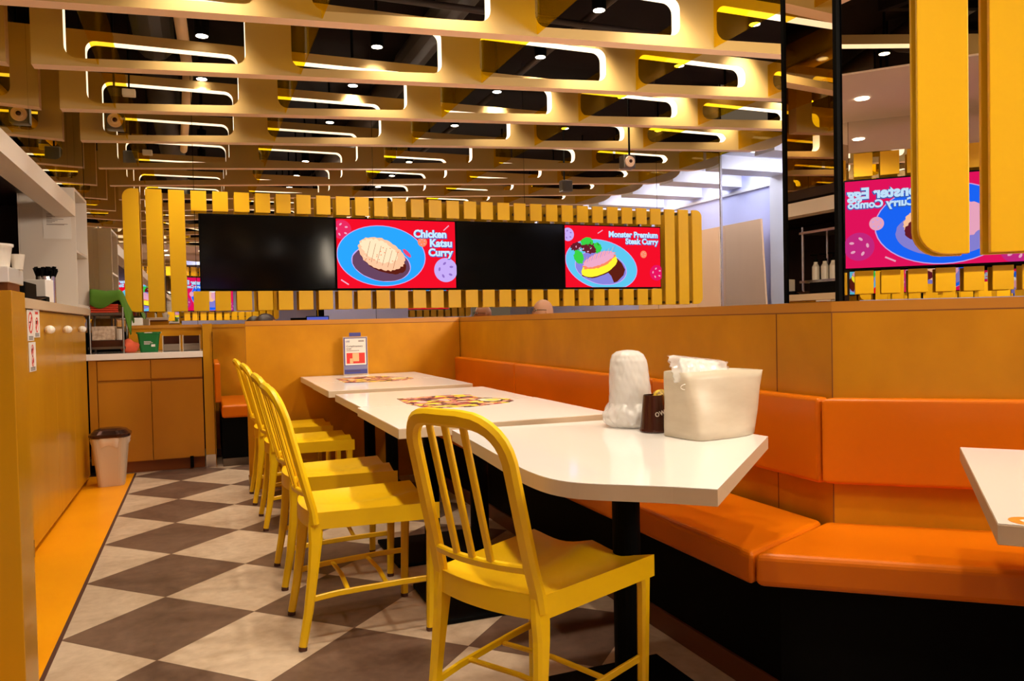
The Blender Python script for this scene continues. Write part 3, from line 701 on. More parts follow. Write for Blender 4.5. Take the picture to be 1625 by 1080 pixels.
# ------------------------------------------------------------------ yellow chairs
def make_chair():
    t = thing('metal_chair', '', 'chair')
    def seat(bm):
        nu, nv = 16, 18; top = []
        for i in range(nu+1):
            u = i/nu; row = []
            for j in range(nv+1):
                v = -1+2*j/nv; w = .174+.034*u
                xb = .045-.028*(1-v*v)*(1-u); x = xb+(.472-xb)*u+.010*(1-v*v)*u
                bowl = math.sin(PI*min(1, u*1.15+.0))**.7 if 0 < u*1.15 < 1 else 0
                z = .455-.020*bowl*(1-v**4)-.026*u*(math.sin(PI*abs(v))**1.2)*(1-.25*u)
                row.append(bm.verts.new((x, v*w, z)))
            top.append(row)
        bot = [[bm.verts.new((vv.co.x, vv.co.y, vv.co.z-.006)) for vv in row] for row in top]
        for g, fl in ((top, 0), (bot, 1)):
            for i in range(nu):
                for j in range(nv): bm.faces.new([g[i][j], g[i+1][j], g[i+1][j+1], g[i][j+1]])
        ring = [(i, 0) for i in range(nu+1)]+[(nu, j) for j in range(1, nv+1)]+[(i, nv) for i in range(nu-1, -1, -1)]+[(0, j) for j in range(nv-1, 0, -1)]
        n = len(ring)
        # apron: goes down from the top edge, inner wall back up to the lower skin
        ap = [bm.verts.new((top[i][j].co.x, top[i][j].co.y, .398)) for i, j in ring]
        ai = [bm.verts.new((.245+(top[i][j].co.x-.245)*.955, top[i][j].co.y*.955, .398)) for i, j in ring]
        for k in range(n):
            a, b = ring[k], ring[(k+1) % n]
            bm.faces.new([top[a[0]][a[1]], top[b[0]][b[1]], ap[(k+1) % n], ap[k]])
            bm.faces.new([ap[k], ap[(k+1) % n], ai[(k+1) % n], ai[k]])
            bm.faces.new([ai[k], ai[(k+1) % n], bot[b[0]][b[1]], bot[a[0]][a[1]]])
    s = part('seat', seat, YEL, t, smooth=True)
    m = s.modifiers.new('edge', 'EDGE_SPLIT'); m.split_angle = R_(50)
    YB = .158; ZT = .862
    def xz(z): return .050-.105*max(0, (z-.44)/.42)**1.0
    def bk(y): return -.032*(1-(y/YB)**2)
    pts = []; r = .088
    for z in (.415, .46, .52, .60, .68, ZT-r-.005): pts.append((xz(z), -YB+.004*(z-.44)/.42-.006*max(0, (.52-z)/.1), z))
    for k in range(1, 8):
        a = R_(180-90*k/7.0); y = -YB+.004+r+r*math.cos(a); z = ZT-r+r*math.sin(a); pts.append((xz(z)+bk(y)*.9, y, z))
    for y in (-.05, -.02, .0): pts.append((xz(ZT)+bk(y)*.9, y, ZT+.002))
    pts = pts+[(p[0], -p[1], p[2]) for p in pts[-2::-1]]
    # build from dense, keep section reference = normal of the back plane
    def fr(bm):
        P2 = [Vector(p) for p in pts]; n = len(P2); rings = []
        nb = Vector((1, 0, .24)).normalized()
        for i, p in enumerate(P2):
            tg = (P2[min(i+1, n-1)]-P2[max(i-1, 0)]).normalized(); a = (nb-tg*nb.dot(tg)).normalized(); b = tg.cross(a)
            ww, hh, c = .028, .041, .009
            sec = [(ww/2, hh/2-c), (ww/2-c, hh/2), (-ww/2+c, hh/2), (-ww/2, hh/2-c), (-ww/2, -hh/2+c), (-ww/2+c, -hh/2), (ww/2-c, -hh/2), (ww/2, -hh/2+c)]
            rings.append([bm.verts.new(p+a*s_+b*q_) for s_, q_ in sec])
        for i in range(n-1):
            for k in range(8): bm.faces.new([rings[i][k], rings[i][(k+1) % 8], rings[i+1][(k+1) % 8], rings[i+1][k]])
        bm.faces.new(rings[0][::-1]); bm.faces.new(rings[-1])
    f = part('back_frame', fr, YEL, t, smooth=True); m = f.modifiers.new('edge', 'EDGE_SPLIT'); m.split_angle = R_(38)
    zl = .515
    part('lower_back_rail', lambda bm: sweep(bm, [(xz(zl)+bk(y)*.9, y, zl) for y in (-.152, -.12, -.08, -.04, 0, .04, .08, .12, .152)], .016, .022, (1, 0, .24)), YEL, t)
    for y0 in (-.056, 0, .056):
        part('back_slat', lambda bm: sweep(bm, [(xz(z)+bk(y0)*.9, y0, z) for z in (zl+.008, .60, .70, .80, ZT-.014)], .020, .011, (0, 1, 0)), YEL, t)
    for s_ in (-1, 1):
        rl = [(.056, s_*.158, .446), (.052, s_*.163, .39), (.050, s_*.166, .35), (.040, s_*.170, .26), (.022, s_*.172, .13), (.0, s_*.174, .014)]
        part('leg', lambda bm: sweep(bm, rl, [.026, .029, .029, .028, .026, .024], [.050, .048, .042, .035, .030, .026], (0, 1, 0)), YEL, t)
        part('foot_cap', lambda bm: sweep(bm, [(0, s_*.174, .0135), (-.001, s_*.174, .001)], .025, .027, (0, 1, 0)), RUBBER, t)
        fl = [(.446, s_*.186, .440), (.446, s_*.189, .37), (.440, s_*.189, .20), (.434, s_*.188, .014)]
        part('leg', lambda bm: sweep(bm, fl, [.032, .028, .026, .024], [.046, .032, .029, .026], (0, 1, 0)), YEL, t)
        part('foot_cap', lambda bm: sweep(bm, [(.434, s_*.188, .0135), (.434, s_*.188, .001)], .024, .026, (0, 1, 0)), RUBBER, t)
        part('side_stretcher', lambda bm: sweep(bm, [(.026, s_*.170, .165), (.12, s_*.174, .176), (.23, s_*.178, .181), (.34, s_*.182, .185), (.424, s_*.184, .186)], .010, .020, (0, 1, 0)), YEL, t)
    for x in (.155, .290):
        part('cross_stretcher', lambda bm: sweep(bm, [(x, -.172, .177), (x+.005, 0, .183), (x, .172, .177)], .016, .010, (1, 0, 0)), YEL, t)
    return t
G = 'yellow slatted metal chairs'
ch = make_chair()
spots = [((.58, 1.735, 0), R_(26.5), 'yellow metal chair nearest the viewer, turned toward the curved white table'),
         ((.282, 2.812, 0), R_(0), 'yellow metal chair behind the nearest one, nearest of the four along the tables'),
         ((.286, 3.452, 0), R_(0), 'yellow metal chair along the tables, second nearest of the four in line'),
         ((.285, 4.45, 0), R_(0), 'yellow metal chair along the far tables, third of the four in line'),
         ((.270, 5.10, 0), R_(0), 'yellow metal chair farthest away, right beside the wooden partition')]
for i, (l, rz, lab) in enumerate(spots):
    if i == 0: ch.location = l; ch.rotation_euler = (0, 0, rz); ch['label'] = lab; ch['group'] = G
    else: dup(ch, l, rz, lab, G)

# ------------------------------------------------------------------ wall bench in orange leather
def cushion(poly, z0, z1, name, parent, bev=.018, m=ORANGE):
    return part(name, lambda bm: prism(bm, poly, z0, z1), m, parent, bevel=bev, segs=4, smooth=False)
bn = thing('wall_bench', 'long orange leather bench against the right partition with black base', 'bench', (0, 0, 0))
fx = 1.325
# front edge bends at F0, back edge bends at K0
F0 = Vector((1.330, 1.655)); K0 = Vector((1.735, 1.825))
F1 = F0+s2*2.4; K1 = K0+s2*2.4
cushion([(fx+.035, 5.39), (fx, 3.45), (1.735, 3.45), (1.735, 5.39)], .365, .455, 'seat_cushion', bn)
cushion([(fx, 3.446), (F0.x, F0.y+.004), (K0.x, K0.y+.004), (1.735, 3.446)], .365, .455, 'seat_cushion', bn)
cushion([(F0.x+.003, F0.y-.002), (F1.x, F1.y), (K1.x, K1.y), (K0.x+.003, K0.y-.002)], .365, .455, 'seat_cushion', bn)
# backrest cushions on the partition
bt = .045
for a, b in ((5.39, 4.235), (4.230, 2.735), (2.730, 1.808)):
    cushion([(1.745-bt, a), (1.745-bt, b), (1.745, b), (1.745, a)], .575, .832, 'back_cushion', bn, .012)
B0 = Vector((1.75, 1.80)); 
for l0, l1 in ((.004, 1.2), (1.205, 2.4)):
    a = B0+s2*l0; b = B0+s2*l1; a2 = a+nrm*bt; b2 = b+nrm*bt
    if l0 < .1: a2 = Vector((1.745-bt, 1.800)); a = a+nrm*.004
    cushion([tuple(a), tuple(b), tuple(b2), tuple(a2)], .575, .832, 'back_cushion', bn, .012)
def base(bm):
    prism(bm, [(1.45, 5.39), (1.45, 1.69), (1.45+s2.x*2.3, 1.69+s2.y*2.3), (K1.x, K1.y), (K0.x, K0.y), (1.735, 5.39)], .075, .364)
part('base', base, BLACK, bn)
part('base_skirting', lambda bm: prism(bm, [(1.44, 5.38), (1.44, 1.682), (1.44+s2.x*2.3, 1.682+s2.y*2.3), (K1.x, K1.y), (K0.x, K0.y), (1.73, 5.38)], .001, .074), mat('dark_wood_skirting', (.12, .032, .008), .5), bn)

# booth benches behind the partition
def booth_bench(x, y, rz, label):
    t = thing('booth_bench', label, 'bench', (x, y, 0), rz, 'orange booth benches behind the partition')
    cushion([(0, 0), (.46, 0), (.46, .92), (0, .92)], .375, .475, 'seat_cushion', t, .02)
    cushion([(-.045, 0), (.0, 0), (.0, .92), (-.045, .92)], .50, .805, 'back_cushion', t, .012)
    part('base', lambda bm: box(bm, .0, .44, .02, .92, .06, .374), BLACK, t)
    part('back_panel', lambda bm: box(bm, -.0485, -.0462, 0, .93, 0, 1.05), WOOD, t)
    part('kick_plate', lambda bm: box(bm, .0, .45, .01, .92, .001, .06), DSTEEL, t)
    return t
bb = booth_bench(.125, 6.40, 0, 'orange booth bench seen through the gap left of the partition')
dup(bb, (1.75, 7.32, 0), PI, 'orange booth bench behind the partition, under the lit chicken screen')
dup(bb, (3.16, 7.32, 0), PI, 'orange booth bench behind the partition where the bald person sits')
bt1 = table('white table in the booth behind the partition, below the off screen', .885, 1.25, 6.5, 7.2)
pp = thing('panel_post', 'tall narrow wood end panel between the sideboard and the booth', 'panel', (0, 6.43, 0))
part('board', lambda bm: box(bm, .004, .072, 0, .55, .10, 1.112), WOODL, pp)
part('kick_plate', lambda bm: box(bm, .002, .074, -.002, .55, .001, .099), STEEL, pp)

# ------------------------------------------------------------------ left cabinets
cab = thing('wall_cabinet', 'long honey wood cabinet along the left wall with three pumpkin shaped knobs', 'cabinet', (-.775, 4.12, 0))
part('body', lambda bm: box(bm, -.62, -.022, 0, 2.30, .03, 1.188), WOODL, cab)
part('corner_post', lambda bm: box(bm, -.022, .002, 0, .155, .085, 1.188), WOODL, cab)
part('corner_plate', lambda bm: box(bm, -.022, .004, -.002, .157, .0, .084), DSTEEL, cab)
part('plinth', lambda bm: box(bm, -.6, -.030, .02, 2.30, 0, .03), GROOVE, cab)
knob = None
for i, (a, b) in enumerate(((.162, .925), (.929, 1.56), (1.564, 2.18))):
    d = part('door', lambda bm: box(bm, -.0215, 0, a, b, .035, 1.176), WOODL, cab, bevel=.0015)
    ky = (.62, 1.21, 1.83)[i]
    def kn(bm):
        n, m_ = 32, 12
        rings = []
        for j in range(m_+1):
            ph = PI*j/m_; rr = []
            for k in range(n):
                th = 2*PI*k/n; r = .026*(1-.13*abs(math.cos(4*th))**.6*math.sin(ph)) if False else .026*(.90+.10*abs(math.sin(4*th)))
                rr.append(bm.verts.new((.026+r*math.sin(ph)*math.cos(th), ky+r*math.sin(ph)*math.sin(th)*1.05, 1.088+.023*math.cos(ph))))
            rings.append(rr)
        for j in range(m_):
            for k in range(n): bm.faces.new([rings[j][k], rings[j][(k+1) % n], rings[j+1][(k+1) % n], rings[j+1][k]])
        bmesh.ops.remove_doubles(bm, verts=bm.verts, dist=1e-5)
    part('knob', kn, CERAM, d, smooth=True)
ct = part('counter_slab', lambda bm: box(bm, -2.28, -.765, 3.96, 6.60, 1.190, 1.240), EDGE, None, bevel=.002)
tag(ct, 'white counter slab on top of the left wood cabinet', 'countertop')
# signs on the cabinet
def sign(label, y0, y1, z0, z1, kind):
    t = thing('warning_sign', label, 'sign', (-.7745, (y0+y1)/2, (z0+z1)/2)); w, h = (y1-y0)/2, (z1-z0)/2
    part('plate', lambda bm: box(bm, .001, .003, -w, w, -h, h), PAPERW, t)
    def ring(cz, r):
        def f(bm):
            n = 28; A_ = []
            for k in range(n):
                a = 2*PI*k/n; A_.append([bm.verts.new((x, q*math.cos(a), cz+q*math.sin(a))) for q in (r, r*.80) for x in (.0031, .0036)])
            for k in range(n):
                p, q = A_[k], A_[(k+1) % n]
                for (i, j) in ((0, 1), (1, 3), (3, 2), (2, 0)): bm.faces.new([p[i], q[i], q[j], p[j]])
            # slash
            v = [bm.verts.new((.0036, r*.8*s*.7-.006*t_, cz+r*.8*s*.7+.006*t_)) for s, t_ in ((-1, -1), (1, -1), (1, 1), (-1, 1))]; bm.faces.new(v)
        part('red_ring', f, RED, t)
    R0 = w*.82
    if kind == 1:
        ring(h*.18, min(R0, h*.7))
        part('pictogram', lambda bm: (box(bm, .0031, .0034, -w*.45, w*.25, h*.15, h*.25), box(bm, .0031, .0034, w*.1, w*.3, h*.25, h*.5)), INK, t)
    elif kind == 2:
        ring(-h*.10, min(R0, h*.55))
        part('logo_block', lambda bm: (box(bm, .0031, .0036, -w*.5, w*.5, h*.66, h*.84)), RED, t)
        part('pictogram', lambda bm: (box(bm, .0031, .0034, -w*.3, w*.3, -h*.05, h*.2)), INK, t)
    else:
        ring(h*.42, min(R0, h*.42)); ring(-h*.30, min(R0, h*.42)*.9)
        part('pictogram', lambda bm: (box(bm, .0031, .0034, -w*.35, w*.1, h*.28, h*.55), box(bm, .0031, .0034, -w*.1, w*.3, -h*.4, -h*.2)), INK, t)
    part('caption_lines', lambda bm: [box(bm, .0031, .0034, -w*.7, w*.7, -h*.93+k*h*.09, -h*.88+k*h*.09) for k in range(3)], INK, t)
sign('white sign with red ring, upper left of the three on the left cabinet', 4.300, 4.445, 1.035, 1.185, 1)
sign('narrow white sign with small red ring, upper right of the three on the left cabinet', 4.452, 4.600, 1.050, 1.190, 2)
sign('white sign with two red rings, the lowest of the three on the left cabinet', 4.315, 4.475, .885, 1.028, 3)
# white open shelf unit on the counter
su = thing('shelf_unit', 'white open shelf unit standing on the left counter with a paper notice', 'shelf', (-.775, 6.0, 1.241))
H_ = .807
part('side_panel', lambda bm: box(bm, -.325, 0, 0, .018, 0, H_), WPAINT, su)
part('side_panel', lambda bm: box(bm, -.325, 0, .582, .598, 0, H_), WPAINT, su)
part('top_panel', lambda bm: box(bm, -.325, 0, .018, .582, H_-.018, H_), WPAINT, su)
part('bottom_panel', lambda bm: box(bm, -.325, 0, .018, .582, 0, .018), WPAINT, su)
part('shelf', lambda bm: box(bm, -.32, -.004, .018, .582, .375, .392), WPAINT, su)
part('back_panel', lambda bm: box(bm, -.335, -.326, 0, .598, 0, H_), WPAINT, su)
# notice on the side panel
nt_ = thing('paper_notice', 'white paper notice with small print taped to the side of the shelf unit', 'notice', (-.965, 5.999, 1.700))
part('sheet', lambda bm: box(bm, 0, .165, -.0015, -.0005, 0, .275), PAPERW, nt_)
def lines(bm):
    rr = random.Random(2)
    for k, (z, w, x0) in enumerate([(.200, .045, .02), (.193, .038, .02), (.163, .06, .02), (.152, .035, .02), (.146, .052, .02), (.137, .032, .02), (.130, .10, .02), (.121, .066, .02), (.115, .050, .02), (.109, .034, .02), (.098, .125, .02), (.093, .105, .02), (.215, .045, .085)]):
        box(bm, x0, x0+w, -.0021, -.0016, z, z+.0026)
part('printed_lines', lines, mat('grey_print', (.12, .06, .04), .7), nt_)
part('logo', lambda bm: (prism(bm, [(.018, -.0021), (.030, -.0021), (.030, -.0016), (.018, -.0016)], .234, .247), box(bm, .036, .066, -.0021, -.0016, .242, .2475), box(bm, .036, .060, -.0021, -.0016, .233, .2385)), INK, nt_)

# niche contents and near counter
nc = thing('service_counter', 'wooden service counter end at the left edge of the photo with a white slab', 'counter', (-.445, 2.3, 0))
part('body', lambda bm: box(bm, -1.5, 0, 0, .16, 0, 1.186), WOODL, nc, bevel=.002)
part('recess', lambda bm: box(bm, -1.5, -.010, .01, .15, 1.186, 1.206), GROOVE, nc)
part('slab', lambda bm: box(bm, -1.5, -.004, -.004, .17, 1.206, 1.246), WHITE, nc, bevel=.002)
def cyl_item(name, label, cat, loc, prof, m, n=24, **k):
    o = part(name, lambda bm: lathe(bm, prof, n), m, None, smooth=False); o.location = loc; return tag(o, label, cat)
cyl_item('bowl', 'translucent white tub on the service counter at the left edge', 'tub', (-.495, 2.39, 1.2465), [(.030, 0), (.037, .055), (.041, .058), (.041, .064), (.020, .064)], CERAM)
cyl_item('cup', 'small white cup beside the tub on the service counter', 'cup', (-.452, 2.42, 1.2465), [(.012, 0), (.018, .040), (.016, .040), (.010, .004)], CERAM)
# cutlery holder
ch_ = thing('cutlery_holder', 'steel cylinder full of black cutlery on the left counter', 'cutlery holder', (-.83, 5.18, 1.241))
part('cylinder', lambda bm: lathe(bm, [(.050, 0), (.050, .155), (.047, .155), (.047, .004)], 28), STEEL, ch_, smooth=False)
rr = random.Random(3)
for i in range(44):
    a = rr.uniform(0, 2*PI); r = .042*math.sqrt(rr.random()); h = rr.uniform(.185, .212)
    x, y = r*math.cos(a), r*math.sin(a)
    part('cutlery_handle', lambda bm: sweep(bm, [(x*.6, y*.6, .01), (x, y, .13), (x*1.45, y*1.45, h)], [.004, .007, .018], [.004, .006, .013], (math.cos(a), math.sin(a), 0)), BLACK, ch_)
bo = part('box', lambda bm: box(bm, -.055, .055, -.05, .05, 0, .125), PAPERW, None, bevel=.003); bo.location = (-.835, 5.00, 1.241); bo.rotation_euler = (0, 0, -.25)
tag(bo, 'white napkin box in front of the steel cutlery cylinder', 'box')
bo = part('tray', lambda bm: (box(bm, -.07, .07, -.14, .14, 0, .085)), BLACK, None, bevel=.004); bo.location = (-.865, 4.55, 1.241); tag(bo, 'black condiment box on the left counter above the signs', 'box')
o = part('plate', lambda bm: lathe(bm, [(.05, 0), (.085, .016), (.087, .018), (.05, .006)], 28), BROWNP, None); o.location = (-.855, 4.78, 1.241); tag(o, 'dark brown plate in front of the black condiment box', 'plate')
o = part('small_tray', lambda bm: box(bm, -.045, .045, -.05, .05, 0, .028), BLACK, None, bevel=.004); o.location = (-.82, 4.915-.03, 1.241); tag(o, 'small black tray between the brown plate and white napkin box', 'tray')
# pump bottles deeper in the niche (seen in the mirrored column)
rk = thing('steel_rack', 'steel rack in the left service niche, seen in the mirrored column', 'rack', (-1.34, 4.62, 1.241))
for x in (0, .26):
    for y in (0, .45):
        part('post', lambda bm: tube(bm, [(x, y, 0), (x, y, .56)], .010, 8), STEEL, rk)
for z in (.10, .50):
    part('shelf_plate', lambda bm: box(bm, -.02, .28, -.02, .47, z, z+.02), STEEL, rk)
pb = thing('pump_bottle', 'white pump bottle on the steel rack in the left niche', 'bottle', (-1.15, 4.72, 1.3615), 0, 'pump bottles on the steel rack')
part('bottle', lambda bm: lathe(bm, [(.028, 0), (.030, .01), (.030, .11), (.016, .135), (.016, .15)], 18), CERAM, pb)
part('pump', lambda bm: (lathe(bm, [(.018, .15), (.018, .17), (.006, .175), (.006, .20)], 12), box(bm, -.008, .05, -.008, .008, .20, .212)), BLACK, pb)
for y in (4.81, 4.90, 5.0): dup(pb, (-1.15, y, 1.3615))
oven = thing('microwave', 'stainless microwave in the left service niche, seen in the mirrored column', 'microwave', (-1.65, 4.0, 1.241))
part('case', lambda bm: box(bm, 0, .45, 0, .5, 0, .30), STEEL, oven, bevel=.006); part('window', lambda bm: box(bm, .45, .456, .04, .36, .04, .26), BLKG, oven)

# sideboard along the back with drawers
sb = thing('sideboard', 'honey wood sideboard with two drawers and two doors behind the bin', 'cabinet', (-.74, 6.43, 0))
part('body', lambda bm: (box(bm, 0, .735, .022, .60, .085, .856), box(bm, -.04, .012, .004, .60, .085, .856)), WOODD, sb)
part('plinth', lambda bm: box(bm, 0, .735, .05, .58, 0, .084), mat('plinth_wood', (.26, .07, .010), .5), sb)
for a, b in ((.018, .372), (.377, .735)):
    part('drawer', lambda bm: box(bm, a, b, 0, .0215, .705, .848), WOODD, sb, bevel=.0015)
    part('door', lambda bm: box(bm, a, b, 0, .0215, .092, .688), WOODD, sb, bevel=.0015)
part('back_rail', lambda bm: box(bm, .19, .74, .545, .60, .905, 1.085), WOOD, sb)
part('back_cap', lambda bm: box(bm, .17, .74, .53, .62, 1.085, 1.110), WOOD2, sb)
part('latch', lambda bm: box(bm, .63, .655, -.012, .05, .012, .10), BLACK, sb)
o = part('counter_slab', lambda bm: box(bm, -.80, .002, 6.405, 6.972, .8575, .903), WHITE, None, bevel=.002); tag(o, 'white counter slab on the sideboard under the green bucket', 'countertop')
# wire cart / rack
ra = thing('wire_rack', 'two tier wire rack on the sideboard beside the green bucket', 'rack', (-.785, 6.52, .904))
for x in (.012, .235):
    for y in (0, .30):
        part('post', lambda bm: tube(bm, [(x, y, 0), (x, y, .345)], .0075, 8), DSTEEL, ra)
for z in (.035, .29):
    part('shelf', lambda bm: ([box(bm, 0, .245, y_-.002, y_+.002, z, z+.005) for y_ in [i*.03 for i in range(11)]], box(bm, 0, .245, -.004, .004, z-.004, z+.014), box(bm, 0, .245, .296, .304, z-.004, z+.014), box(bm, -.003, .005, 0, .3, z-.004, z+.014), box(bm, .24, .248, 0, .3, z-.004, z+.014)), DSTEEL, ra)
o = part('tray', lambda bm: box(bm, 0, .215, 0, .25, 0, .055), BROWNP, None, bevel=.004); o.location = (-.772, 6.54, .9465); tag(o, 'dark brown tray on the lower tier of the wire rack', 'tray')
o = part('storage_box', lambda bm: box(bm, 0, .155, 0, .16, 0, .105), mat('speckled_white', (.75, .62, .48), .6, noise=(40, (1, 1, 1), .15, (.45, .30, .20))), None, bevel=.003); o.location = (-.765, 6.56, 1.0025); tag(o, 'speckled white box on the dark tray in the wire rack', 'box')
o = part('paper_roll', lambda bm: lathe(bm, [(.028, 0), (.028, .085), (.010, .085), (.010, .01)], 20), PAPERW, None); o.location = (-.577, 6.60, 1.0025); tag(o, 'white paper roll beside the speckled box in the wire rack', 'roll')
for k in range(4):
    o = part('basket', lambda bm: (box(bm, 0, .19, 0, .24, 0, .014)), REDP, None, bevel=.004); o.location = (-.77, 6.545, 1.2105+.0165*k)
    tag(o, 'red plastic tray on the top tier of the wire rack, %s' % ['bottom of the stack', 'second from the bottom', 'third from the bottom', 'under the green cloth'][k], 'tray')
def towel(bm):
    n, m_ = 20, 16; g = []
    for i in range(n+1):
        row = []
        for j in range(m_+1):
            u, v = i/n, j/m_; x = -.768+.33*u; y = 6.50+.36*v
            z = 1.372+.008*math.sin(u*9+v*5)-.01*math.cos(v*11)
            if v < .22: z -= (.22-v)*.36*1.4*(.8+.35*math.sin(u*8)); y = 6.50+.36*.22*(.0)+.36*v*.4+.02
            if u > .62: z -= (u-.62)*.52*(1+.3*math.sin(v*9)); x = -.768+.33*.62+.33*(u-.62)*.55
            row.append(bm.verts.new((x, y, z)))
        g.append(row)
    for i in range(n):
        for j in range(m_): bm.faces.new([g[i][j], g[i+1][j], g[i+1][j+1], g[i][j+1]])
o = part('cloth', towel, TOWEL, None, smooth=True); so = o.modifiers.new('s', 'SOLIDIFY'); so.thickness = .008
tag(o, 'green cloth draped over the top of the wire rack', 'cloth')
o = part('carton', lambda bm: box(bm, 0, .20, 0, .22, 0, .082), BLACK, None, bevel=.004); o.location = (-.765, 6.555, 1.2765); tag(o, 'dark carton hidden under the green cloth on the rack', 'box')
# bucket
bu = thing('bucket', 'green plastic bucket with white print on the sideboard', 'bucket', (-.382, 6.64, .904))
def bucket(bm):
    def rc(hw, hd, z, r=.02):
        pts = rrect(-hw, hw, -hd, hd, r, 4); return [bm.verts.new((p[0], p[1], z)) for p in pts]
    L_ = [rc(.062, .050, 0), rc(.078, .064, .140), rc(.086, .072, .142), rc(.086, .072, .153), rc(.076, .062, .153), rc(.060, .048, .006)]
    bm.faces.new(L_[0][::-1]); bm.faces.new(L_[-1])
    for a, b in zip(L_[:-1], L_[1:]):
        for k in range(len(a)): bm.faces.new([a[k], a[(k+1) % len(a)], b[(k+1) % len(a)], b[k]])
part('pail', bucket, GREEN, bu)
part('handle', lambda bm: tube(bm, [(.088*math.cos(R_(a)), 0, .148-.0*a+.0) if a in (0, 180) else (.088*math.cos(R_(a)), -.074*math.sin(R_(a)), .148) for a in range(0, 181, 15)], .003, 6), PAPERW, bu)
part('print', lambda bm: [box(bm, -.032, -.032+w, -.0645+.0001*0-.0135+z*.1-.001, -.064-.0135+z*.1+.014, z, z+.004) for z, w in ((.078, .05), (.068, .06), (.059, .04))]+[box(bm, .018, .045, -.0660, -.050, .040, .058)], PAPERW, bu)
# pink cloth
def crumple(cx, cy, z0, r, h, seed):
    def f(bm):
        rr = random.Random(seed); bmesh.ops.create_icosphere(bm, subdivisions=3, radius=1)
        dirs = [Vector((rr.gauss(0, 1), rr.gauss(0, 1), rr.gauss(0, 1))).normalized() for _ in range(9)]
        for v in bm.verts:
            n = v.co.normalized(); q = 1+.16*sum(math.sin(5*n.dot(d)+i) for i, d in enumerate(dirs))/3
            v.co = Vector((cx+n.x*r*q, cy+n.y*r*.8*q, max(z0, z0+h*.45+n.z*h*.55*q)))
    return f
o = part('cloth', crumple(0, 0, 0, .062, .095, 4), PINK, None, smooth=True); o.location = (-.515, 6.60, .9042); tag(o, 'crumpled pink cloth between the wire rack and green bucket', 'cloth')
for k, (x, n_) in enumerate(((-.287, 'beside the green bucket'), (-.142, 'beside the end panel'))):
    t = thing('cutlery_bin', 'grey plastic bin with pale side frames on the sideboard, '+n_, 'bin', (x, 6.60, .904))
    part('front', lambda bm: (box(bm, .006, .122, 0, .008, 0, .055), box(bm, .006, .122, .12, .128, 0, .115), box(bm, .006, .122, 0, .128, 0, .006)), GREYP, t, bevel=.002)
    part('inner_board', lambda bm: box(bm, .008, .120, .05, .056, .0065, .118), BROWNP, t)
    for xx in (0, .123): part('side_frame', lambda bm: prism(bm, [(xx, 0), (xx+.0055, 0), (xx+.0055, .13), (xx, .13)], 0, .122), BEIGEP, t)
# items on the ledge by the back cap
o = part('box', lambda bm: box(bm, 0, .10, 0, .08, 0, .062), PAPERW, None, bevel=.003); o.location = (-.545, 6.965, 1.111); tag(o, 'small white box on the ledge behind the green bucket', 'box')
# waste bin
wb = thing('waste_bin', 'beige waste bin with dark swing lid and plastic liner by the sideboard', 'bin', (-.612, 6.05, .0035))
def wbf(bm):
    L_ = []
    for z, hw, hd in ((0, .082, .085), (.03, .085, .088), (.31, .112, .115), (.335, .113, .116)):
        L_.append([bm.verts.new((p[0], p[1], z)) for p in rrect(-hw, hw, -hd, hd, hw*.45, 5)])
    bm.faces.new(L_[0][::-1]); bm.faces.new(L_[-1])
    for a, b in zip(L_[:-1], L_[1:]):
        for k in range(len(a)): bm.faces.new([a[k], a[(k+1) % len(a)], b[(k+1) % len(a)], b[k]])
part('body', wbf, BEIGEP, wb)
def liner(bm):
    L_ = []; n = 48
    for z, r in ((.340, .118), (.322, .124), (.300, .120), (.278, .114)):
        L_.append([bm.verts.new((( r+.005*math.sin(k*2.3+z*90))*math.copysign(abs(math.cos(2*PI*k/n))**.75, math.cos(2*PI*k/n)), (r+.003+.005*math.sin(k*1.7))*math.copysign(abs(math.sin(2*PI*k/n))**.75, math.sin(2*PI*k/n)), z+(.010*math.sin(k*1.1) if z < .29 else 0))) for k in range(n)])
    for a, b in zip(L_[:-1], L_[1:]):
        for k in range(n): bm.faces.new([a[k], a[(k+1) % n], b[(k+1) % n], b[k]])
part('liner', liner, mat('bin_liner', (.80, .66, .52), .4), wb, smooth=True)
def lid(bm):
    L_ = []
    for z, h in ((.338, .126), (.346, .132), (.358, .131), (.362, .122), (.384, .100), (.396, .065), (.400, .02)):
        L_.append([bm.verts.new((p[0], p[1], z)) for p in rrect(-h, h, -h, h, h*.6, 5)])
    bm.faces.new(L_[0][::-1]); bm.faces.new(L_[-1])
    for a, b in zip(L_[:-1], L_[1:]):
        for k in range(len(a)): bm.faces.new([a[k], a[(k+1) % len(a)], b[(k+1) % len(a)], b[k]])
part('lid', lid, mat('bin_lid', (.07, .03, .02), .15, metal=.6), wb)

# ------------------------------------------------------------------ things on the tables
# brochure stand
bs = thing('brochure_stand', 'clear stand with a navy and white brochure on the far white table', 'brochure stand', (.968, 5.30, .7355))
part('holder', lambda bm: (box(bm, -.083, .083, 0, .004, .004, .262), box(bm, -.083, .083, -.03, .03, 0, .004)), mat('clear_acrylic', (.9, .85, .8), .1, alpha=.35), bs)
part('card', lambda bm: box(bm, -.078, .078, -.003, -.0005, .010, .255), NAVY, bs)
part('white_panel', lambda bm: box(bm, -.071, .071, -.0036, -.0031, .070, .250), PAPERW, bs)
part('photo_panel', lambda bm: box(bm, -.062, .062, -.0041, -.0037, .080, .152), RED, bs)
part('photo_bowl', lambda bm: (box(bm, -.022, .022, -.0046, -.0042, .095, .150), box(bm, -.04, -.018, -.0046, -.0042, .082, .115)), mat('photo_cream', (.85, .50, .25), .5), bs)
part('blue_band', lambda bm: box(bm, -.076, .076, -.0036, -.0031, .040, .066), mat('brochure_slate', (.20, .20, .38), .5), bs)
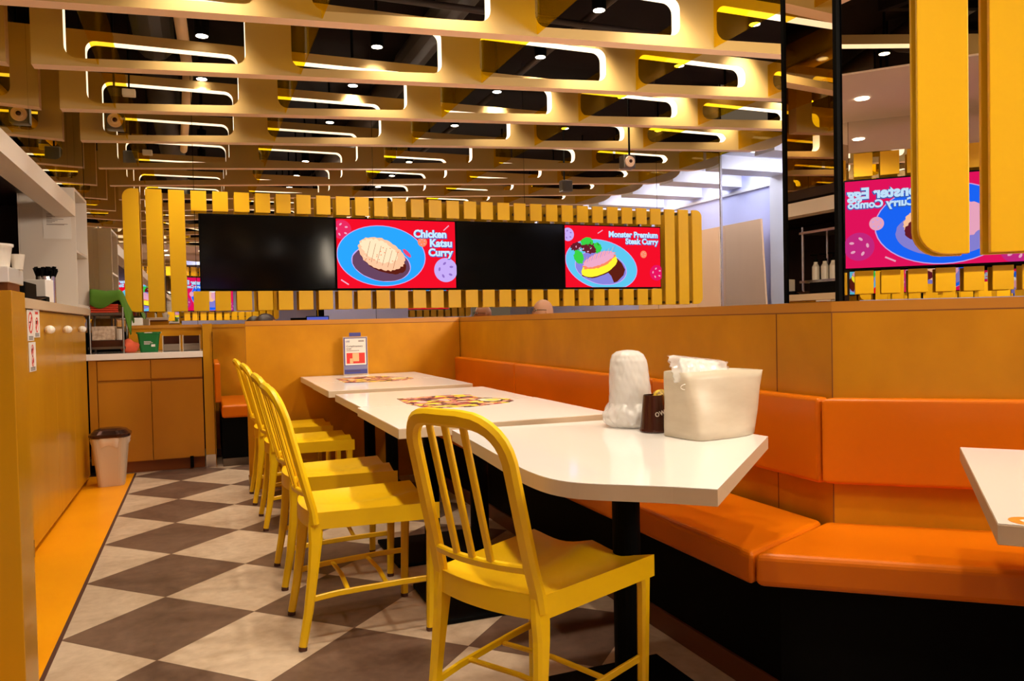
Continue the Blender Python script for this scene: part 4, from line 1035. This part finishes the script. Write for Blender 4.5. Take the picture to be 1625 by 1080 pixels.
part('header_tab', lambda bm: box(bm, -.040, .038, -.002, .002, .264, .290), NAVY, bs)
text_mesh('caption', 'Citi Cafe'[:4].lower(), NAVY, bs, upright(-.052, -.0042, .232), .022, 'CENTER')
text_mesh('caption', 'Complimentary', INK, bs, upright(-.062, -.0042, .198), .0175, 'LEFT')
text_mesh('caption', 'treat', INK, bs, upright(-.062, -.0042, .181), .0175, 'LEFT')
part('printed_lines', lambda bm: (box(bm, -.062, .025, -.0042, -.0037, .166, .169), box(bm, .02, .058, -.0042, -.0037, .234, .237), box(bm, .02, .058, -.0042, -.0037, .228, .231), box(bm, -.066, .03, -.0042, -.0036, .027, .031)), mat('grey_print', (.2, .1, .1), .6), bs)

# bagged cup stack
def bag(bm):
    n = 110; rr = random.Random(8); ph = [rr.uniform(0, 6) for _ in range(9)]
    prof = [(.002, .070), (.012, .084), (.030, .088), (.050, .083), (.064, .072), (.075, .0655), (.11, .063), (.15, .061), (.185, .059), (.212, .055), (.230, .047), (.240, .034), (.244, .015), (.245, .0005)]
    pr = []
    for (z0, r0), (z1, r1) in zip(prof[:-1], prof[1:]):
        m_ = max(1, int((z1-z0)/.004))
        pr += [(z0+(z1-z0)*k/m_, r0+(r1-r0)*k/m_) for k in range(m_)]
    pr.append(prof[-1]); L_ = []
    tri = lambda x: abs((x/PI) % 2-1)*2-1
    for z, r in pr:
        low = 1 if z < .066 else .42; row = []
        for k in range(n):
            a = 2*PI*k/n
            w = .030*tri(7*a+ph[0]+z*75)+.028*tri(12*a+ph[1]-z*50)+.022*tri(19*a+ph[2]+z*130+math.sin(3*a)*2)+.016*tri(5*a+z*210+ph[4])+.012*tri(31*a-z*90)
            q = 1+low*w*(1.0 if r > .03 else .3)
            row.append(bm.verts.new((-.012*(z/.24)+r*q*math.cos(a)*1.06, r*q*math.sin(a), max(.001, z+(.006*math.sin(9*a+ph[3]) if .02 < z < .07 else 0)))))
        L_.append(row)
    for a, b in zip(L_[:-1], L_[1:]):
        for k in range(n): bm.faces.new([a[k], a[(k+1) % n], b[(k+1) % n], b[k]])
    bm.faces.new(L_[0][::-1])
cs = thing('cup_stack', 'stack of paper cups wrapped in a crumpled white plastic bag', 'cup stack', (1.277, 2.170, .7355))
part('cups', lambda bm: lathe(bm, [(.052, .002), (.050, .05), (.055, .055), (.053, .10), (.056, .105), (.052, .15), (.054, .155), (.046, .215), (.0, .218)], 28), PAPERW, cs)
part('bag', bag, PLASTIC, cs, smooth=True)
# frosted bin of wipes
def crom(P_, m_=5):
    n = len(P_); out = []
    for i in range(n):
        p0, p1, p2, p3 = [Vector(P_[(i+k-1) % n]) for k in range(4)]
        for j in range(m_):
            t = j/m_; out.append(.5*((2*p1)+(p2-p0)*t+(2*p0-5*p1+4*p2-p3)*t*t+(3*p1-p0-3*p2+p3)*t**3))
    return out
def frosted(bm):
    base_ = crom([(.002, .0), (.010, -.085), (.035, -.108), (.12, -.104), (.20, -.092), (.258, -.055), (.262, .02), (.235, .045), (.12, .048), (.01, .045)])
    top_ = crom([(.006, -.012), (.010, -.045), (.04, -.060), (.13, -.068), (.22, -.068), (.288, -.060), (.291, .02), (.27, .048), (.13, .050), (.010, .045)])
    n = len(base_); rings = []
    for k in range(9):
        t = k/8; rings.append([bm.verts.new((a.x*(1-t)+b.x*t, a.y*(1-t)+b.y*t+.0016*math.sin(9*t+a.x*30), .001+.187*t+.004*math.sin(b.x*14)*t)) for a, b in zip(base_, top_)])
    inner = []
    for k in range(9):
        t = k/8; inner.append([bm.verts.new((.138+(v.co.x-.138)*.985, -.012+(v.co.y+.012)*.96, v.co.z+(.003 if k == 0 else 0))) for v in rings[k]])
    allr = rings+inner[::-1]; bm.faces.new(rings[0][::-1]); bm.faces.new(inner[0])
    for a, b in zip(allr[:-1], allr[1:]):
        for k in range(n): bm.faces.new([a[k], a[(k+1) % n], b[(k+1) % n], b[k]])
fb = thing('frosted_bin', 'frosted plastic bin full of wrapped wipes on the corner of the front table', 'plastic bin', (1.250, 1.900, .7355), R_(4))
part('bin_wall', frosted, FROST, fb, smooth=True)
part('hole_rim', lambda bm: [tube(bm, [(.010+.020*math.cos(R_(a))+.004, -.050-.0012*k, .148+.008*math.sin(R_(a))) for a in range(0, 361, 24)], .0012, 6) for k in (0,)], PAPERW, fb)
def pack(seed, sx, sy, sz):
    def f(bm):
        rr = random.Random(seed); nx, ny = 22, 10
        for s in (1, -1):
            g = []
            for i in range(nx+1):
                row = []
                for j in range(ny+1):
                    u, v = i/nx, j/ny; e = min(1, 8*min(u, 1-u))*min(1, 5*min(v, 1-v))
                    z = s*sz*(.12+.88*e)*(1+.15*math.sin(u*31+seed)+.1*math.sin(v*17))*.5
                    if u < .06 or u > .94: z += .006*math.sin(v*30)
                    row.append(bm.verts.new(((u-.5)*sx, (v-.5)*sy, z)))
                g.append(row)
            for i in range(nx):
                for j in range(ny): bm.faces.new([g[i][j], g[i+1][j], g[i+1][j+1], g[i][j+1]])
        bmesh.ops.remove_doubles(bm, verts=bm.verts, dist=.002)
    return f
wp = thing('wipes_pack', 'clear wrapped pack of white wipes sticking out of the frosted bin', 'wipes pack', (1.350, 1.898, .922)); wp.rotation_euler = (R_(62), R_(7), R_(4))
part('wipes', pack(3, .145, .075, .035), PAPERW, wp, smooth=True)
part('wrapper', pack(5, .215, .088, .044), CLEAR, wp, smooth=True)
wq = thing('wipes_pack', 'second pack of white wipes lying low in the frosted bin at its right end', 'wipes pack', (1.40, 1.875, .835)); wq.rotation_euler = (R_(90), 0, R_(4))
part('wipes', pack(7, .20, .13, .04), PAPERW, wq, smooth=True)
# dark cup with white script
dc = thing('dark_holder', 'small black tapered holder with white script between bag and frosted bin', 'holder', (1.268, 2.027, .7355))
part('shell', lambda bm: lathe(bm, [(.041, 0), (.043, .004), (.041, .01), (.030, .112), (.028, .112), (.036, .012)], 32), BROWNP, dc, smooth=False)
text_mesh('script', 'ow/', mat('script_white', (.7, .6, .5), .5), dc, Matrix.Translation((0.003, -.0375, .062)) @ Matrix.Rotation(R_(-7), 4, 'X') @ Matrix.Rotation(PI/2, 4, 'X') @ Matrix.Rotation(R_(14), 4, 'Z'), .030)
yb = part('yellow_ball', lambda bm: bmesh.ops.create_uvsphere(bm, u_segments=24, v_segments=14, radius=.030), mat('yellow_speckle', (.80, .50, .02), .5, noise=(60, (1, 1, 1), .1, (.15, .08, .01))), dc, smooth=True); yb.location = (.040, .020, .095)
yb['label'] = 'round yellow patterned lid peeping from behind the black holder'

# ------------------------------------------------------------------ people in the booths behind
def person(name_label, loc, rz, hair, glasses, shirt, scale=1.0, head_tilt=0):
    t = thing('person', name_label, 'person', loc, rz); t.scale = (scale,)*3
    # skeleton: seated, facing +X, hips at z .50
    V = [(0, 0, .585), (0, 0, .70), (.01, 0, .88), (.01, 0, .99), (.02, 0, 1.06),
         (.0, .17, .95), (.0, -.17, .95), (.08, .20, .72), (.08, -.20, .72), (.30, .14, .765), (.30, -.14, .765),
         (.02, .09, .565), (.02, -.09, .565), (.42, .11, .565), (.42, -.11, .565), (.43, .11, .12), (.43, -.11, .12), (.52, .12, .05), (.52, -.12, .05)]
    Rr = [.12, .115, .125, .06, .05, .062, .062, .045, .045, .030, .030, .09, .09, .062, .062, .042, .042, .032, .032]
    E_ = [(0, 1), (1, 2), (2, 3), (3, 4), (2, 5), (2, 6), (5, 7), (6, 8), (7, 9), (8, 10), (0, 11), (0, 12), (11, 13), (12, 14), (13, 15), (14, 16), (15, 17), (16, 18)]
    # hands: palm and fingers chained from the wrists
    for s, w in ((1, 9), (-1, 10)):
        V.append((.36, s*.12, .772)); Rr.append(.026); p = len(V)-1; E_.append((w, p))
        for k, (dy, L_) in enumerate(((-.026, .065), (-.009, .075), (.009, .07), (.026, .055))):
            V.append((.385, s*.12+dy, .775)); Rr.append(.010); V.append((.385+L_*.55, s*.12+dy*1.1, .772)); Rr.append(.009); V.append((.385+L_, s*.12+dy*1.1, .760)); Rr.append(.008)
            n = len(V); E_ += [(p, n-3), (n-3, n-2), (n-2, n-1)]
        V.append((.355, s*.12-s*.035, .772)); Rr.append(.011); V.append((.385, s*.12-s*.055, .768)); Rr.append(.009); n = len(V); E_ += [(p, n-2), (n-2, n-1)]
    me = bpy.data.meshes.new('body'); me.from_pydata(V, E_, []); o = bpy.data.objects.new('body', me); C.objects.link(o); o.parent = t
    o.modifiers.new('skin', 'SKIN'); 
    for i, v in enumerate(me.skin_vertices[0].data): v.radius = (Rr[i], Rr[i]*(.8 if i in (1, 2) else 1)); v.use_root = (i == 0)
    sub = o.modifiers.new('sub', 'SUBSURF'); sub.levels = 1; sub.render_levels = 1
    me.materials.append(shirt); 
    def head(bm):
        bmesh.ops.create_uvsphere(bm, u_segments=32, v_segments=20, radius=1)
        for v in bm.verts:
            x, y, z = v.co
            jaw = 1-.28*max(0, -z)**1.2
            nx = .098*x*(1+.06*z); ny = .076*y*jaw; nz_ = .118*z
            if x > .75 and abs(y) < .18 and -.25 < z < .15: nx += .018*(1-abs(y)/.18)
            if x > .7 and .12 < z < .28 and .15 < abs(y) < .5: nx -= .007
            if x > .6 and -.42 < z < -.34 and abs(y) < .3: nx -= .004
            v.co = (nx, ny, nz_)
        for s in (-1, 1):
            bmesh.ops.create_uvsphere(bm, u_segments=12, v_segments=8, radius=1, matrix=Matrix.Translation((-.005, s*.078, -.005)) @ Matrix.Diagonal((.018, .008, .030, 1)))
    h = part('head', head, SKIN, t, smooth=True); h.location = (.035, 0, 1.165); h.rotation_euler = (0, head_tilt, 0)
    part('neck_collar', lambda bm: lathe(bm, [(.066, .985), (.060, 1.02), (.056, 1.02)], 20, (.012, 0)), shirt, t)
    for s in (-1, 1):
        part('eye', lambda bm: bmesh.ops.create_uvsphere(bm, u_segments=10, v_segments=8, radius=.011, matrix=Matrix.Translation((.084, s*.028, .018))), CERAM, h, smooth=True)
    part('mouth', lambda bm: box(bm, .086, .091, -.022, .022, -.052, -.047), mat('lip', (.35, .08, .06), .5), h)
    if glasses:
        def gl(bm):
            for s in (-1, 1):
                tube(bm, [(.104, s*.030+.022*math.cos(R_(a)), .018+.017*math.sin(R_(a))) for a in range(0, 361, 30)], .0022, 6)
                tube(bm, [(.103, s*.052, .02), (.04, s*.078, .02), (-.01, s*.082, .015)], .0022, 6)
            tube(bm, [(.105, -.009, .022), (.105, .009, .022)], .002, 6)
        part('glasses', gl, BLACK, h)
    if hair:
        def hr(bm):
            bmesh.ops.create_uvsphere(bm, u_segments=28, v_segments=16, radius=1)
            for v in list(bm.verts):
                x, y, z = v.co
                q = 1+.03*math.sin(12*y+5*z)
                v.co = (.106*x*q-.008, .088*y*q, .126*z*q+.008)
            bmesh.ops.delete(bm, geom=[v for v in bm.verts if (v.co.x > .045 and v.co.z < .062) or v.co.z < -.08], context='VERTS')
        part('hair', hr, HAIR, h, smooth=True)
    return t
person('bald person with glasses sitting behind the wooden partition under the off screen', (3.0, 6.62, 0), R_(180), False, True, SHIRT, .995)
person('person with dark hair, head just above the far partition left of the middle', (.47, 6.72, 0), R_(20), True, False, mat('dark_shirt', (.04, .03, .03), .8), .915)
# tablet terminal on the booth table
tb = thing('tablet', 'tablet on a stand in the booth behind the far partition', 'tablet', (.93, 6.85, .7355), R_(6))
part('stand', lambda bm: (box(bm, -.05, .05, -.05, .05, 0, .01), box(bm, -.012, .012, -.01, .01, .01, .36)), DSTEEL, tb)
part('case', lambda bm: box(bm, -.10, .10, -.014, -.004, .27, .425), BLACK, tb, bevel=.004)
part('display', lambda bm: box(bm, -.092, .092, -.0155, -.0145, .278, .417), emis('tablet_display', (.08, .10, .45)), tb)

# ------------------------------------------------------------------ mall side
def hoard(label, y0, y1, lean):
    t = thing('hoarding', label, 'hoarding', (7.42, y0, 0)); L_ = y1-y0
    n = 4
    for k in range(n):
        a, b = L_*k/n, L_*(k+1)/n-.006
        def f(bm):
            sh = lean if k == 0 else 0
            v = [(0, a-sh, .02), (0, b, .02), (0, b, 2.46), (0, a, 2.46)]
            p = [bm.verts.new(q) for q in v]; q_ = [bm.verts.new((c[0]+.03, c[1], c[2])) for c in v]
            bm.faces.new(p); bm.faces.new(q_[::-1])
            for i in range(4): bm.faces.new([p[i], q_[i], q_[(i+1) % 4], p[(i+1) % 4]])
        part('board', f, HOARD, t)
    part('foot', lambda bm: (box(bm, -.05, .10, .2, .3, 0, .02), box(bm, -.05, .10, L_-.3, L_-.2, 0, .02)), DSTEEL, t)
    return t
hoard('tall beige hoarding in the mall seen through the opening right of the screens', 8.95, 12.2, .18)
hoard('tall beige hoarding in the mall seen in the back mirror', 2.6, 5.0, .0)
sg = thing('shop_sign', 'dark brown shop sign band in the mall seen in the back mirror', 'shop sign', (7.45, -1.0, 2.3))
part('band', lambda bm: box(bm, 0, .14, 0, 3.4, 0, .65), NICHE, sg); part('lit_strip', lambda bm: box(bm, -.02, 0, 2.6, 3.2, .15, .22), emis('sign_white', (.9, .9, .9)), sg)
